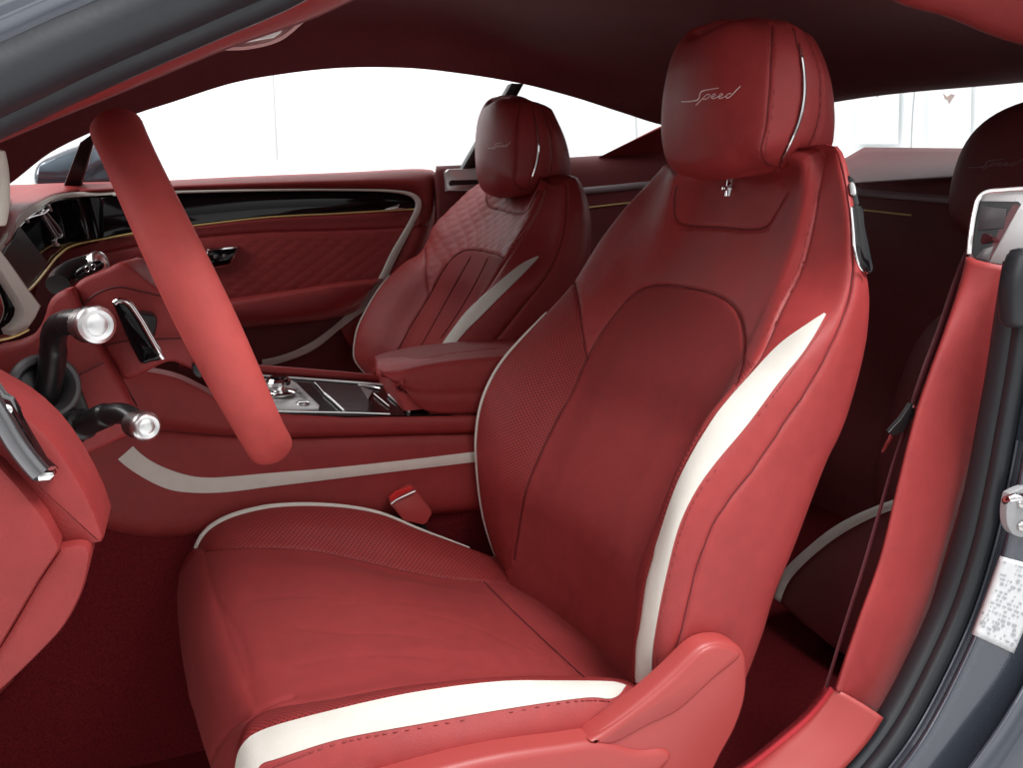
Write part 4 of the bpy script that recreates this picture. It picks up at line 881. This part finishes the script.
dkp = [(-20,268),(2,243),(17,226),(47,263),(30,285),(12,301),(-20,330)]
m = MB(); m.grid(strip_mesh(bfa, [(-22,290),(-4,262),(8,246),(17.5,226)], [(-22,335),(10,305),(30,286),(46.5,263)], 40, 10, .0025, .002)); m.build('dark_screen', plain('dark_screen', (.030, .026, .027), rough=.35, var=.5, nscale=60), fa, recalc=False)
# chrome racing car motif, drawn from above in line
def motif(lines, r, name):
    m = MB()
    for q in lines:
        A, N = drape(bfa, q, 30, .0015)
        if len(A) > 3: m.tube(A, r, k=6)
    m.build(name, plain('motif_silver', (.85, .85, .86), rough=.3, metal=.6, var=0), fa)
zz = lambda l: [(x/4.267, 170+y/4.267) for x, y in l]
motif([zz(l) for l in ([(172,160),(180,190),(200,225),(225,265),(245,290),(262,282),(258,262),(240,235),(215,205),(190,175),(172,160)], [(105,212),(135,200),(165,192),(185,185),(205,168)], [(180,185),(215,230),(245,275)], [(160,175),(170,185),(180,172)], [(232,300),(238,325)], [(240,292),(236,310),(250,318)])], .0014, 'car_motif')
motif([zz(l) for l in ([(103,200),(112,212),(118,225)], [(108,203),(116,214)], [(202,150),(210,162),(216,176)], [(206,152),(213,166)], [(228,300),(236,325)], [(234,303),(242,325)])], .0022, 'motif_wheels')
# instrument binnacle
BY = .95
poly('binnacle', [(-60,215,BY+.03),(0,247,BY+.03),(9,260,BY+.03),(42,306,BY+.03),(28,329,BY+.03),(12,337,BY+.03),(-60,345,BY+.03)], (-.10, .06, 0), M['pad'], dash, .004)
cbz = [(-40,205),(-10,236),(9,261),(26,285),(41.5,306),(36,318),(28,329),(13,336),(10.5,330.5),(19,324),(23.5,317),(24.5,310),(20,301),(13,290),(0,269),(-40,225)]
cb = poly('binnacle_edge', [(x, y, BY) for x, y in cbz], (-.012, .02, 0), M['cream'], dash, .002)
poly('instrument_screen', [(-60,210,BY+.02),(0,265,BY+.02),(16,290,BY+.02),(28,308,BY+.02),(26,320,BY+.02),(13,333,BY+.02),(-60,345,BY+.02)], (0, .01, 0), M['gloss'], dash)
m = MB(); m.tube(S(R3([(-40,344,BY-.004),(0,340,BY-.004),(14,336.5,BY-.004),(29,329.5,BY-.004)]), 30), .0013, k=8); m.build('gold_strip', M['gold'], dash)
m = MB(); m.tube(S(R3([(-6,285,BY+.008),(0,300,BY+.008),(2,310,BY+.008),(-2,322,BY+.008)]), 20), .002, k=8); m.build('dial_ring', M['chrome'], dash)
m = MB(); m.tube(S(R3([(-10,150,.62),(-6,170,.62),(-5,200,.62),(-9,224,.62)]), 30), [.006]+[.0085]*27+[.008, .005], k=16); m.build('cream_grip', M['beige'], body)
# lower dash in front of the driver's knees: section at the near end, swept across the footwell
def sect(l, Y): return R3([(x, y, Y) for x, y in l])
up_o = [(-40,372),(0,397),(13,405),(29,417),(47,434),(60,450),(72,467),(85,490),(96,513),(104,535),(103,542),(88,546)]
A0 = smooth(sect(up_o, .52), 60)
lowr = [A0+[-.012, .03, -.004], A0+[-.03, .06, -.006], A0+[-.06, .12, -.015], A0+[-.16, .30, -.05], A0+[-.28, .60, -.08]]
G = loft(lowr, [4, 6, 10, 10]); G = G if (normals(G)[8, 30]*np.array((1, -.5, .3))).sum() > 0 else G[::-1]
gmesh('lower_dash', G, M['pad'], dash, thick=.004)
kn = [(-40,440),(0,466),(20,488),(44,518),(59,545),(59,552),(40,580),(0,648),(-40,700)]
poly('end_cover', [(x, y, .515) for x, y in kn], (0, .05, 0), M['pad'], dash, .004, label='red leather end cover of the dashboard by the open door')
poly('upper_cover', [(-40,376,.53),(0,398,.53),(13,405.5,.53),(29,417.5,.53),(47,434.5,.53),(60,450.5,.53),(72,468,.53),(85,491,.53),(96,514,.53),(104,537,.53),(101,544,.53),(88,547,.53),(62,547,.53),(46,518,.53),(20,486,.53),(0,463,.53),(-40,440,.53)], (0, .06, 0), M['pad'], dash, .005)
kr = smooth(sect([(59,549),(88,548),(87,575),(78,602),(62,630),(40,654),(0,692),(-40,722),(-43,700),(-3,650),(37,583),(57,553),(59,549)], .52), 90)[:-1]
m = MB(); m.slab(kr, np.array((0, .05, 0)), bev=.004); m.build('knee_roll', M['pad'], dash)
KX = A0[-1]
kb = [np.array([KX+[0, .03+.02, .0], KX+[-.05, .03, -.1], KX+[-.15, .05, -.2]])]
# vent strip in the near end of the dashboard
vt = poly('side_vent', [(-20,370,.516),(0,399,.516),(8,404,.516),(28,437,.516),(44,464,.516),(55,474,.516),(52,481,.516),(33,482,.516),(20,468,.516),(0,440,.516),(-20,412,.516)], (0, .02, 0), M['gloss'], dash, .002)
m = MB(); m.tube(S(R3([(-20,385,.512),(0,416,.512),(18,446,.512),(40,473,.512)]), 30), .0062, k=12); m.build('vent_bar', plain('gun_metal', (.20, .20, .21), rough=.25, metal=.9, var=.05), vt)
poly('vent_tip', [(36,476,.509),(40,472,.509),(53,472,.509),(55,476,.509),(50,481,.509),(38,482,.509)], (0, .012, 0), M['chrome'], vt, .002)
m = MB(); m.lathe(P(6.5, 409.5, .513), (.1, -1, .1), [(.0032, 0), (.0032, .002), (.001, .003)], 14); m.build('vent_stud', M['chrome'], vt)
# ================================================================ steering column and wheel
colm = thing('steering_column', 'red steering column with two black stalks tipped in chrome, beside the wheel', 'steering column', (-.15, .8, .7))
CY_ = .80
def plate(name, pts, Y, dep, mat, parent, bev=.006, n=70):
    A = smooth(np.array([P(x, y, Y) for x, y in pts+pts[:1]]), n)[:-1]
    m = MB(); m.slab(A, np.array(dep, float), bev=bev); return m.build(name, mat, parent, angle=60)
plate('shroud', [(47,306),(56,294),(72,289),(76,300),(86,322),(98,343),(112,368),(133,408),(142,428),(120,440),(95,452),(70,462),(40,470),(10,440),(-20,400),(-12,352),(15,344),(34,334)], .775, (.0, .03, 0), M['pad'], colm, .006)
m = MB(); m.tube(S(R3([(65,383,.772),(85,372,.772),(104,362,.772)]), 20), .0009, k=6); m.build('seam', M['dark_thread'], colm)
cp = plate('stalk_plate', [(24,380),(34,362),(50,357),(66,362),(78,385),(88,410),(92,428),(84,442),(72,449),(60,448),(48,436),(34,412)], .768, (-.0, .03, 0), plain('stalk_plate', (.035, .035, .033), rough=.5, var=0), colm, .003)
ax = np.array((.50, -.86, .12)); ax /= np.linalg.norm(ax)
b0 = P(45, 387, .748); m = MB(); m.lathe(b0-ax*.004, ax, [(.0285, 0), (.029, .006), (.0265, .009), (.0235, .0085), (.0205, .003), (.0195, -.02)], 40, close=False); m.build('stalk_collar', plain('collar_grey', (.10, .10, .105), rough=.35, var=0), colm)
m = MB(); m.lathe(b0-ax*.02, ax, [(.019, 0), (.0195, .008), (.012, .012)], 32); m.build('stalk_socket', M['black'], colm)
def stalk(name, path, r, tip, axis, rt, parent):
    m = MB(); m.tube(S(R3(path), 60), r, k=18); o = m.build(name, M['black'], parent)
    t = P(*tip); a = np.array(axis, float); a /= np.linalg.norm(a)
    m = MB(); prof = [(rt*.62, -.020), (rt*.80, -.019), (rt*.98, -.016), (rt*.98, -.004)]
    # knurled ring
    k = 48; th = np.arange(k)*2*np.pi/k; u = np.cross(a, (0, 0, 1.)); u /= np.linalg.norm(u); v = np.cross(a, u); rows = []
    for i, h in enumerate(np.linspace(-.021, -.004, 12)):
        rr = rt*(.93 if i in (0, 11) else .97+.035*np.where((np.arange(k)+i) % 2, 1, -1)[:, None]); rows.append(t+a*h+rr*(np.cos(th)[:, None]*u+np.sin(th)[:, None]*v))
    m.grid(np.array(rows), wrap_v=True); m.build('knurled_ring', M['satin'], o)
    m = MB(); m.lathe(t, a, [(rt*.9, -.006), (rt*1.02, -.005), (rt*1.04, -.002), (rt*.98, .0005), (rt*.80, .002), (rt*.62, .0015), (rt*.58, .0005), (rt*.50, .0012), (rt*.2, .0018), (.0001, .0018)], 40); m.build('chrome_tip', M['satin'] if False else plain('bright_tip', (.80, .80, .80), rough=.3, metal=1.0, var=0), o)
    return o
stalk('stalk', [(45,400,.765),(50,380,.75),(53,355,.735),(54,335,.722),(60,325,.708),(72,322,.695),(84,322,.685)], [.0105]*30+[.0098]*20+[.0105]*10, (97,325,.668), (.44, -.87, .06), .0146, colm)
stalk('stalk', [(62,428,.765),(72,427,.745),(90,422,.72),(110,414,.70),(124,414,.688),(134,420,.678)], [.019]*3+[.0185]*5+[.0165]*4+[.0135]*12+[.0105]*18+[.009]*18, (147,427,.66), (.46, -.86, .02), .0116, colm)
# the wheel
wheel = thing('steering_wheel', 'red leather steering wheel seen almost edge on beside the chrome tipped stalks', 'steering wheel', P(192, 287, .85))
wc = P(193.5, 286.5, .85); top_, bot_ = P(118, 130, .85), P(268, 441, .85)
upv = top_-bot_; Rw = np.linalg.norm(upv)/2; upv /= np.linalg.norm(upv); acr = np.array((0, 1., 0)); wax = np.cross(acr, upv); wc = (top_+bot_)/2
kr_, kt_ = 96, 28; th = np.arange(kr_)*2*np.pi/kr_; ph = np.arange(kt_)*2*np.pi/kt_
sideR = .172
G = []
for t in th:
    d = np.cos(t)*upv*Rw+np.sin(t)*acr*sideR; n = np.cos(t)*upv+np.sin(t)*acr; bulge = 1+.05*np.cos(4*t)
    G.append(wc+d+(np.cos(ph)[:, None]*n*.0170+np.sin(ph)[:, None]*wax*.0225)*bulge)
m = MB(); m.grid(np.array(G), wrap_u=True, wrap_v=True); rim = m.build('wheel_ring', leather('wheel_leather', (.49, .075, .068), rough=.6, spec=.3, grain=.3, gscale=1300), wheel)
st = MB(); L = []
for t in np.linspace(0, 2*np.pi, 420):
    d = np.cos(t)*upv*(Rw-.0150)+np.sin(t)*acr*(sideR-.0150); L.append(wc+d-wax*.0085)
stitch(st, np.array(L), np.tile(-wax, (420, 1)), .006, .004, .0006); st.build('stitching', M['thread'], rim, recalc=False)
# hub, spokes and paddles, forward of the ring
hb = plate('hub_cover', [(74,286),(82,279),(104,270),(122,262),(132,268),(150,284),(176,300),(200,330),(216,362),(212,384),(188,368),(170,362),(146,372),(124,380),(112,362),(98,340),(84,312)], .80, (.01, .11, .0), M['pad'], wheel, .005)
m = MB(); m.tube(S(R3([(86,303,.797),(98,293,.794),(118,287,.793),(140,291,.793),(172,299,.795)]), 40), .0012, k=6); m.build('seam', M['dark_thread'], hb)
m = MB(); m.tube(S(R3([(102,347,.796),(125,341,.794),(160,339,.794),(196,338,.795)]), 40), .0011, k=6); m.build('seam', M['dark_thread'], hb)
plate('spoke', [(150,286),(176,296),(200,322),(214,352),(228,372),(214,384),(196,362),(176,340),(158,312)], .815, (.03, .07, 0), M['pad'], wheel, .004)
m = MB(); m.tube(S(R3([(73,292,.80),(84,315,.80),(97,341,.80),(112,368,.80),(134,407,.80)]), 30), .0035, k=8); m.build('gap', M['black'], colm)
pd = plate('paddle', [(114,304),(118,300.5),(128,302),(138,314),(150,333),(160,350),(164,359),(152,362),(143,364),(134,350),(124,328)], .745, (-.002, .012, 0), M['gloss'], wheel, .003, 60)
plate('paddle_bracket', [(122,316),(150,315),(156,320),(155,334),(142,364),(134,352)], .765, (0, .03, 0), M['black'], wheel, .002)
m = MB(); m.tube(S(R3([(115,303,.742),(120,300.5,.741),(128,303,.740),(139,317,.740),(150,336,.740),(158,350,.740),(163,358,.742)]), 40), .0026, k=10); m.build('chrome_edge', M['chrome'], pd)
# far stalk and far paddle seen past the hub
stalk('stalk', [(58,285,.93),(62,278,.945),(70,272,.955),(80,268,.965),(90,265,.97)], .0115, (101,262,.965), (.75, -.5, .25), .0125, colm)
plate('marked_sleeve', [(74,276),(77,270),(96,261),(102,262),(103,268),(90,274),(76,280)], .935, (0, .01, 0), M['gloss'], colm, .002, 40)
m = MB()
for c, dx in ((88, 0), (94, -2)):
    for q in ([(c-2,272+dx),(c+1,271+dx),(c+.5,266+dx),(c-2.5,267+dx),(c-2,272+dx)],): m.tube(S(R3([(x, y, .933) for x, y in q]), 20), .0005, k=5)
m.build('sleeve_marks', M['satin'], colm)
fp = plate('paddle', [(125,262),(134,258.5),(138,260),(140,268),(146,278),(155,284),(150,288),(138,284),(131,276)], .92, (0, .01, 0), M['black'], wheel, .002, 40)
m = MB(); m.tube(S(R3([(124.5,263.5,.917),(130,261,.917),(137,258.8,.917)]), 16), .0026, k=8); m.tube(S(R3([(132,277,.917),(137,275,.917),(141,277.5,.917),(140,280,.917)]), 16), .003, k=8); m.build('chrome_edge', M['chrome'], fp)
plate('spoke_insert', [(192,366),(199,363),(204,371),(200,378),(194,374)], .79, (0, .01, 0), M['black'], wheel, .001, 30)
# ================================================================ centre console
con = thing('centre_console', 'red centre console with cream stripe, gear selector and gloss tray before the armrest', 'console', (.15, 1.24, .12))
NYC, FYC = 1.13, 1.345
def crail(l, Y): return R3([(x, y, Y) for x, y in l])
top_e = [(60,366),(110,368),(150,371),(180,378),(205,390),(230,403),(277,411.5),(340,413.5),(410,414),(475,413.5),(560,412)]
gro = [(60,428),(140,429),(160,430),(217,435),(290,437.5),(340,436.5),(410,434.5),(473,433),(560,430)]
st_t = [(133,446),(153,462),(187,475),(207,477.5),(270,473),(340,467),(410,459.5),(473,452),(560,442)]
st_b = [(118,459),(136,473),(168,489),(192,492.5),(225,492),(270,486.5),(340,478),(410,469.5),(473,462),(560,452)]
bot = [(60,505),(106,524),(136,531),(172,532),(230,527),(340,520),(430,512),(560,500)]
cr1 = [S(crail(top_e, NYC+.012), 150), S(crail([(x, y+3) for x, y in top_e], NYC), 150), S(crail(gro, NYC), 150)]
band('upper_side', [cr1[0]+[0, .03, .0], cr1[0], cr1[1], cr1[2]], M['pad'], con, n=150, per=5, world=True)
mid_b = [(x, y) for x, y in bot]
lo1, lo2 = S(crail([(x, y+1.5) for x, y in gro], NYC+.004), 150), S(crail(bot, NYC+.0), 150)
conlow, Gcl = band('lower_side', [lo1+[0, .02, 0], lo1, (lo1+lo2)/2+[0, -.006, 0], lo2, lo2+[0, .05, -.02]], M['pad'], con, n=150, per=10, world=True)
bcl = bvh_of(Gcl)
lo3 = np.concatenate((np.linspace(lo2[0]+[-.7, 0, .03], lo2[0], 40)[:-1], lo2))
poly('stack_front', [(-.95, 1.14, .62), (-.26, 1.14, .64), (-.26, 1.14, .30), (-.5, 1.14, .08), (-.95, 1.14, .08)], (0, .2, 0), M['pad'], con, .004)
band('console_carpet', [lo3+[0, .012, .004], lo3+[0, .03, -.10], lo3+[0, .05, -.5]], M['carpet'], con, n=150, per=6, world=True, thick=.006)
m = MB(); m.grid(strip_mesh(bcl, st_t[:-1]+[(500,449)], st_b[:-1]+[(500,459)], 120, 4, .0015, .003, .001)); m.build('cream_stripe', M['cream'], conlow, recalc=False, angle=60)
# deck
def deck(name, pts, mat, parent, dz=.0, push=(0, 0, -.012), bev=.001, n=0, label=None):
    A = np.array([P(x, y, Y) for x, y, Y in pts])+[0, 0, dz]
    if n: A = smooth(np.concatenate((A, A[:1])), n)[:-1]
    m = MB(); m.slab(A, np.array(push, float), bev=bev); return m.build(name, mat, parent, label=label)
dO = P(277, 413, NYC+.004); dN = np.cross(P(430, 415, NYC+.004)-dO, P(330, 377, FYC)-dO)
DS = lambda name, pts, d, mat, parent=None, **k: plane_slab(name, dO, dN, pts, d, mat, parent or con, **k)
M['deck'] = plain('console_black', (.008, .006, .007), rough=.16, spec=.3, var=0)
M['bar'] = plain('bright_bar', (.88, .87, .86), rough=.2, metal=.5, var=0)
dk = DS('deck', [(232,407),(277,413),(345,415),(430,415.5),(510,416),(490,388),(400,384),(340,379),(262,373),(220,370)], 0, M['deck'], deep=.014)
m = MB(); m.tube(S(R3([(180,366,FYC),(262,372,FYC),(340,378,FYC),(400,383,FYC),(470,388,FYC)]), 60)+[0, 0, .004], .0085, k=12); m.build('deck_rail', M['pad'], con)
plane_tube('far_trim', dO, dN, [(240,374),(270,376.3),(320,380),(360,383),(394,386)], .002, .0022, M['bar'], dk)
plane_tube('near_trim', dO, dN, [(262,411),(300,411.8),(345,412.5),(390,414)], .0015, .0011, M['bar'], dk)
sp_ = DS('selector_plate', [(240,376.5),(269,378.8),(291,379.5),(296.7,383),(319.4,405),(318.6,408.6),(286,409.6),(250,408)], .003, plain('plate_silver', (.50, .49, .48), rough=.35, metal=.4, var=.12, nscale=120), deep=.004, bev=.001)
for q in ([(292,386),(296,386.2),(298.5,389),(294.5,388.8)], [(296,390),(300,390.2),(302.5,393),(298.5,392.8)], [(300,394.5),(304,394.7),(307,397.5),(303,397.3)]): DS('key', q, .0045, plain('key_grey', (.22, .215, .21), rough=.4, var=0), sp_, deep=.002, bev=.0004)
sel = on_plane(dO, dN, 279, 394, .003)[0]; m = MB(); m.lathe(sel, (0, 0, 1), [(.026, 0), (.027, .003), (.023, .006), (.013, .008), (.013, .012), (.018, .015), (.0195, .021), (.016, .026), (.004, .028)], 32); gs = m.build('gear_selector', M['chrome'], con)
m = MB(); m.lathe(sel+[0, 0, .0275], (0, 0, 1), [(.0125, 0), (.012, .0015), (.001, .002)], 24); m.build('selector_cap', M['gloss'], gs)
q = on_plane(dO, dN, 303, 403.5, .003)[0]; m = MB(); m.lathe(q, (0, 0, 1), [(.0105, 0), (.0105, .0025), (.008, .004), (.001, .0042)], 24); m.build('start_button', M['chrome'], sp_)
DS('tray_lid', [(315,382.3),(358,385.3),(369,399),(367.5,411.5),(344,410.8),(324,393.6)], .0025, plain('smoked_lid', (.030, .012, .014), rough=.22, var=.1, spec=.3), deep=.003)
for q, r in (([(324.5,393.4),(334,401.5),(343.8,410.8)], .0020), ([(374,393.6),(381,399.5),(389,406)], .0011), ([(389,395),(398,402.5),(409,411.6)], .0024), ([(358,385),(370,386.3),(380,388.4)], .0019), ([(314.5,382.3),(319,387),(324.5,393.4)], .0008)): plane_tube('bright_bar', dO, dN, q, .003, r, M['bar'], dk)
DS('smoked_tab', [(360,386.2),(373,390.5),(368,399)], .0035, plain('smoked_tab', (.20, .165, .165), rough=.25, var=0), dk, deep=.002)
# armrest lid and box
aNl = [R3([(373,361,1.17),(384,366,1.155),(394,369,1.145),(415,366,1.142),(450,361,1.142),(560,352,1.142)])]
fr_e = R3([(374,359,1.35),(400,351,1.36),(450,344.5,1.36),(505,341,1.36),(570,338,1.36)])
a1 = S(fr_e, 100); a5 = S(R3([(378,366,1.16),(393,371.5,1.14),(417,368,1.138),(450,363,1.138),(505,358,1.138),(570,352,1.138)]), 100)
a0 = a1+[-.004, .008, -.03]; a2 = a1*.72+a5*.28+[0, 0, .006]; a3 = a1*.36+a5*.64+[0, 0, .007]; a4 = a1*.1+a5*.9+[0, 0, .004]
a6 = S(R3([(382,373,1.14),(396,381,1.130),(410,388,1.128),(425,393.5,1.128),(480,392,1.128),(570,386,1.128)]), 100)
a7 = S(R3([(392,381,1.14),(406,392,1.132),(416,404,1.132),(428,411.5,1.132),(480,413,1.132),(570,412,1.132)]), 100)
G = loft([a0, a1, a2, a3, a4, a5, a6, a7], [4, 14, 14, 10, 5, 10, 8]); G = G if normals(G)[20, 60][2] > 0 else G[::-1]
bA = bvh_of(G)
sl_l = [drape(bA, q, 100)[0] for q in ([(384,369),(395,366),(420,360),(450,353.5),(505,348)], [(398,384),(408,390),(424,394.5),(480,393),(500,392)])]
G = carve(G, sl_l, .0018, .0045)
arm = gmesh('armrest', G, leather('armrest_hide', (.25, .031, .031), rough=.5, spec=.22), con, thick=.01)
G = np.stack([S(np.array([g_[0]*(1-t)+g_[-1]*t for t in np.linspace(0, 1, 8)]), 30) for g_ in (np.stack([a0[:1], a7[:1]]).reshape(2, 3), )], 0)
fpz = np.array([q[0] for q in (a0, a1, a2, a3, a4, a5, a6, a7)]); fpb = np.concatenate((fpz, [fpz[-1]+[.02, .0, -.05], fpz[0]+[.02, 0, -.06]]))
m = MB(); m.slab(fpb, np.array((.12, 0, 0))); m.build('armrest_front', M['leather'], con)
poly('console_rear', [(430,412,1.14),(575,410,1.14),(575,470,1.14),(430,440,1.14)], (0, .2, 0), M['leather'], con, .004)
# ---- buckle between seat and console
bk_ = thing('belt_buckle', 'red seat belt buckle with a bright top between the near cushion and console', 'belt buckle', P(412, 525, 1.115))
m = MB(); m.slab(R3([(389.5,502,1.10),(391.5,500,1.10),(409,489.5,1.10),(413,489,1.10),(416,491,1.10),(431,510,1.10),(432,514,1.10),(427,523,1.10),(423,525,1.10),(406,521.5,1.10),(403,520,1.10),(390.5,505,1.10)]), np.array((.004, .026, 0)), bev=.0025); m.build('housing', M['plastic'], bk_, angle=35)
poly('release_button', [(390,498,1.097),(396,492,1.097),(411,486.5,1.097),(413.5,489,1.097),(399,496.5,1.097),(391.5,502,1.097)], (.002, .016, -.004), plain('release_red', (.60, .03, .03), rough=.3, var=0), bk_, .001)
m = MB(); m.tube(R3([(391,504,1.096),(396,500,1.096),(402,497,1.096),(415,491,1.096)]), .0022, k=8); m.tube(R3([(391,504,1.096),(395,508,1.096)]), .0022, k=8); m.build('bright_edge', M['chrome'], bk_)
m = MB(); m.tube(S(R3([(418,520,1.112),(430,540,1.115),(440,570,1.12)]), 20), .010, k=10, sq=(1, .5)); m.build('stalk', M['black'], bk_)
# ================================================================ light
w = bpy.data.worlds.new('World'); SC.world = w; w.use_nodes = True
wn = w.node_tree; bg = wn.nodes['Background']; bg.inputs[1].default_value = .95
wt = nd(wn, 'ShaderNodeTexCoord'); wz = nd(wn, 'ShaderNodeTexNoise', Scale=1.7, Detail=1.0, Roughness=.4); wn.links.new(wt.outputs['Generated'], wz.inputs['Vector'])
wr = nd(wn, 'ShaderNodeMapRange'); wr.inputs[1].default_value = .38; wr.inputs[2].default_value = .62; wr.inputs[3].default_value = .6; wr.inputs[4].default_value = 1.4; wn.links.new(wz.outputs['Fac'], wr.inputs[0])
ws = nd(wn, 'ShaderNodeSeparateXYZ'); wn.links.new(wt.outputs['Generated'], ws.inputs[0])
we = nd(wn, 'ShaderNodeMapRange', interpolation_type='SMOOTHSTEP'); we.inputs[1].default_value = -.05; we.inputs[2].default_value = .75; we.inputs[3].default_value = .62; we.inputs[4].default_value = 1.55; wn.links.new(ws.outputs['Z'], we.inputs[0])
wm = nd(wn, 'ShaderNodeMath', operation='MULTIPLY'); wn.links.new(wr.outputs[0], wm.inputs[0]); wn.links.new(we.outputs[0], wm.inputs[1]); wn.links.new(wm.outputs[0], bg.inputs[0])
def area(name, loc, to, size, power, col=(1, 1, 1), spread=180):
    l = bpy.data.lights.new(name, 'AREA'); l.shape = 'RECTANGLE'; l.size, l.size_y = size; l.energy = power; l.color = col; l.spread = math.radians(spread)
    o = bpy.data.objects.new(name, l); COL.objects.link(o); o.location = loc
    o.rotation_euler = (Vector(to)-Vector(loc)).to_track_quat('-Z', 'Y').to_euler(); return o
area('key_fill_lamp', (.85, -.12, 2.3), (.42, .62, .5), (.8, .5), 17.5, spread=110)
area('key_fill_lamp', (-2.2, 1.15, 2.3), (.3, 1.1, .7), (2.2, 1.6), 110)  # added fill through the windscreen, brightens seat inserts and wheel top
area('backdrop_fill', (.3, 3.2, 3.6), (.6, 4.7, 1.4), (4, 1), 75)  # added light that lifts the drape to white behind the door window
area('backdrop_fill', (3.4, 1.6, 3.6), (4.8, 1.6, 1.2), (3, 1), 30)  # added likewise for the drape behind the rear window
SC.view_settings.view_transform = 'Standard'; SC.view_settings.look = 'None'; SC.view_settings.exposure = -0.08; SC.view_settings.gamma = 1
SC.cycles.use_denoising = True; SC.cycles.max_bounces = 8; SC.cycles.diffuse_bounces = 5; SC.cycles.caustics_reflective = False; SC.cycles.caustics_refractive = False
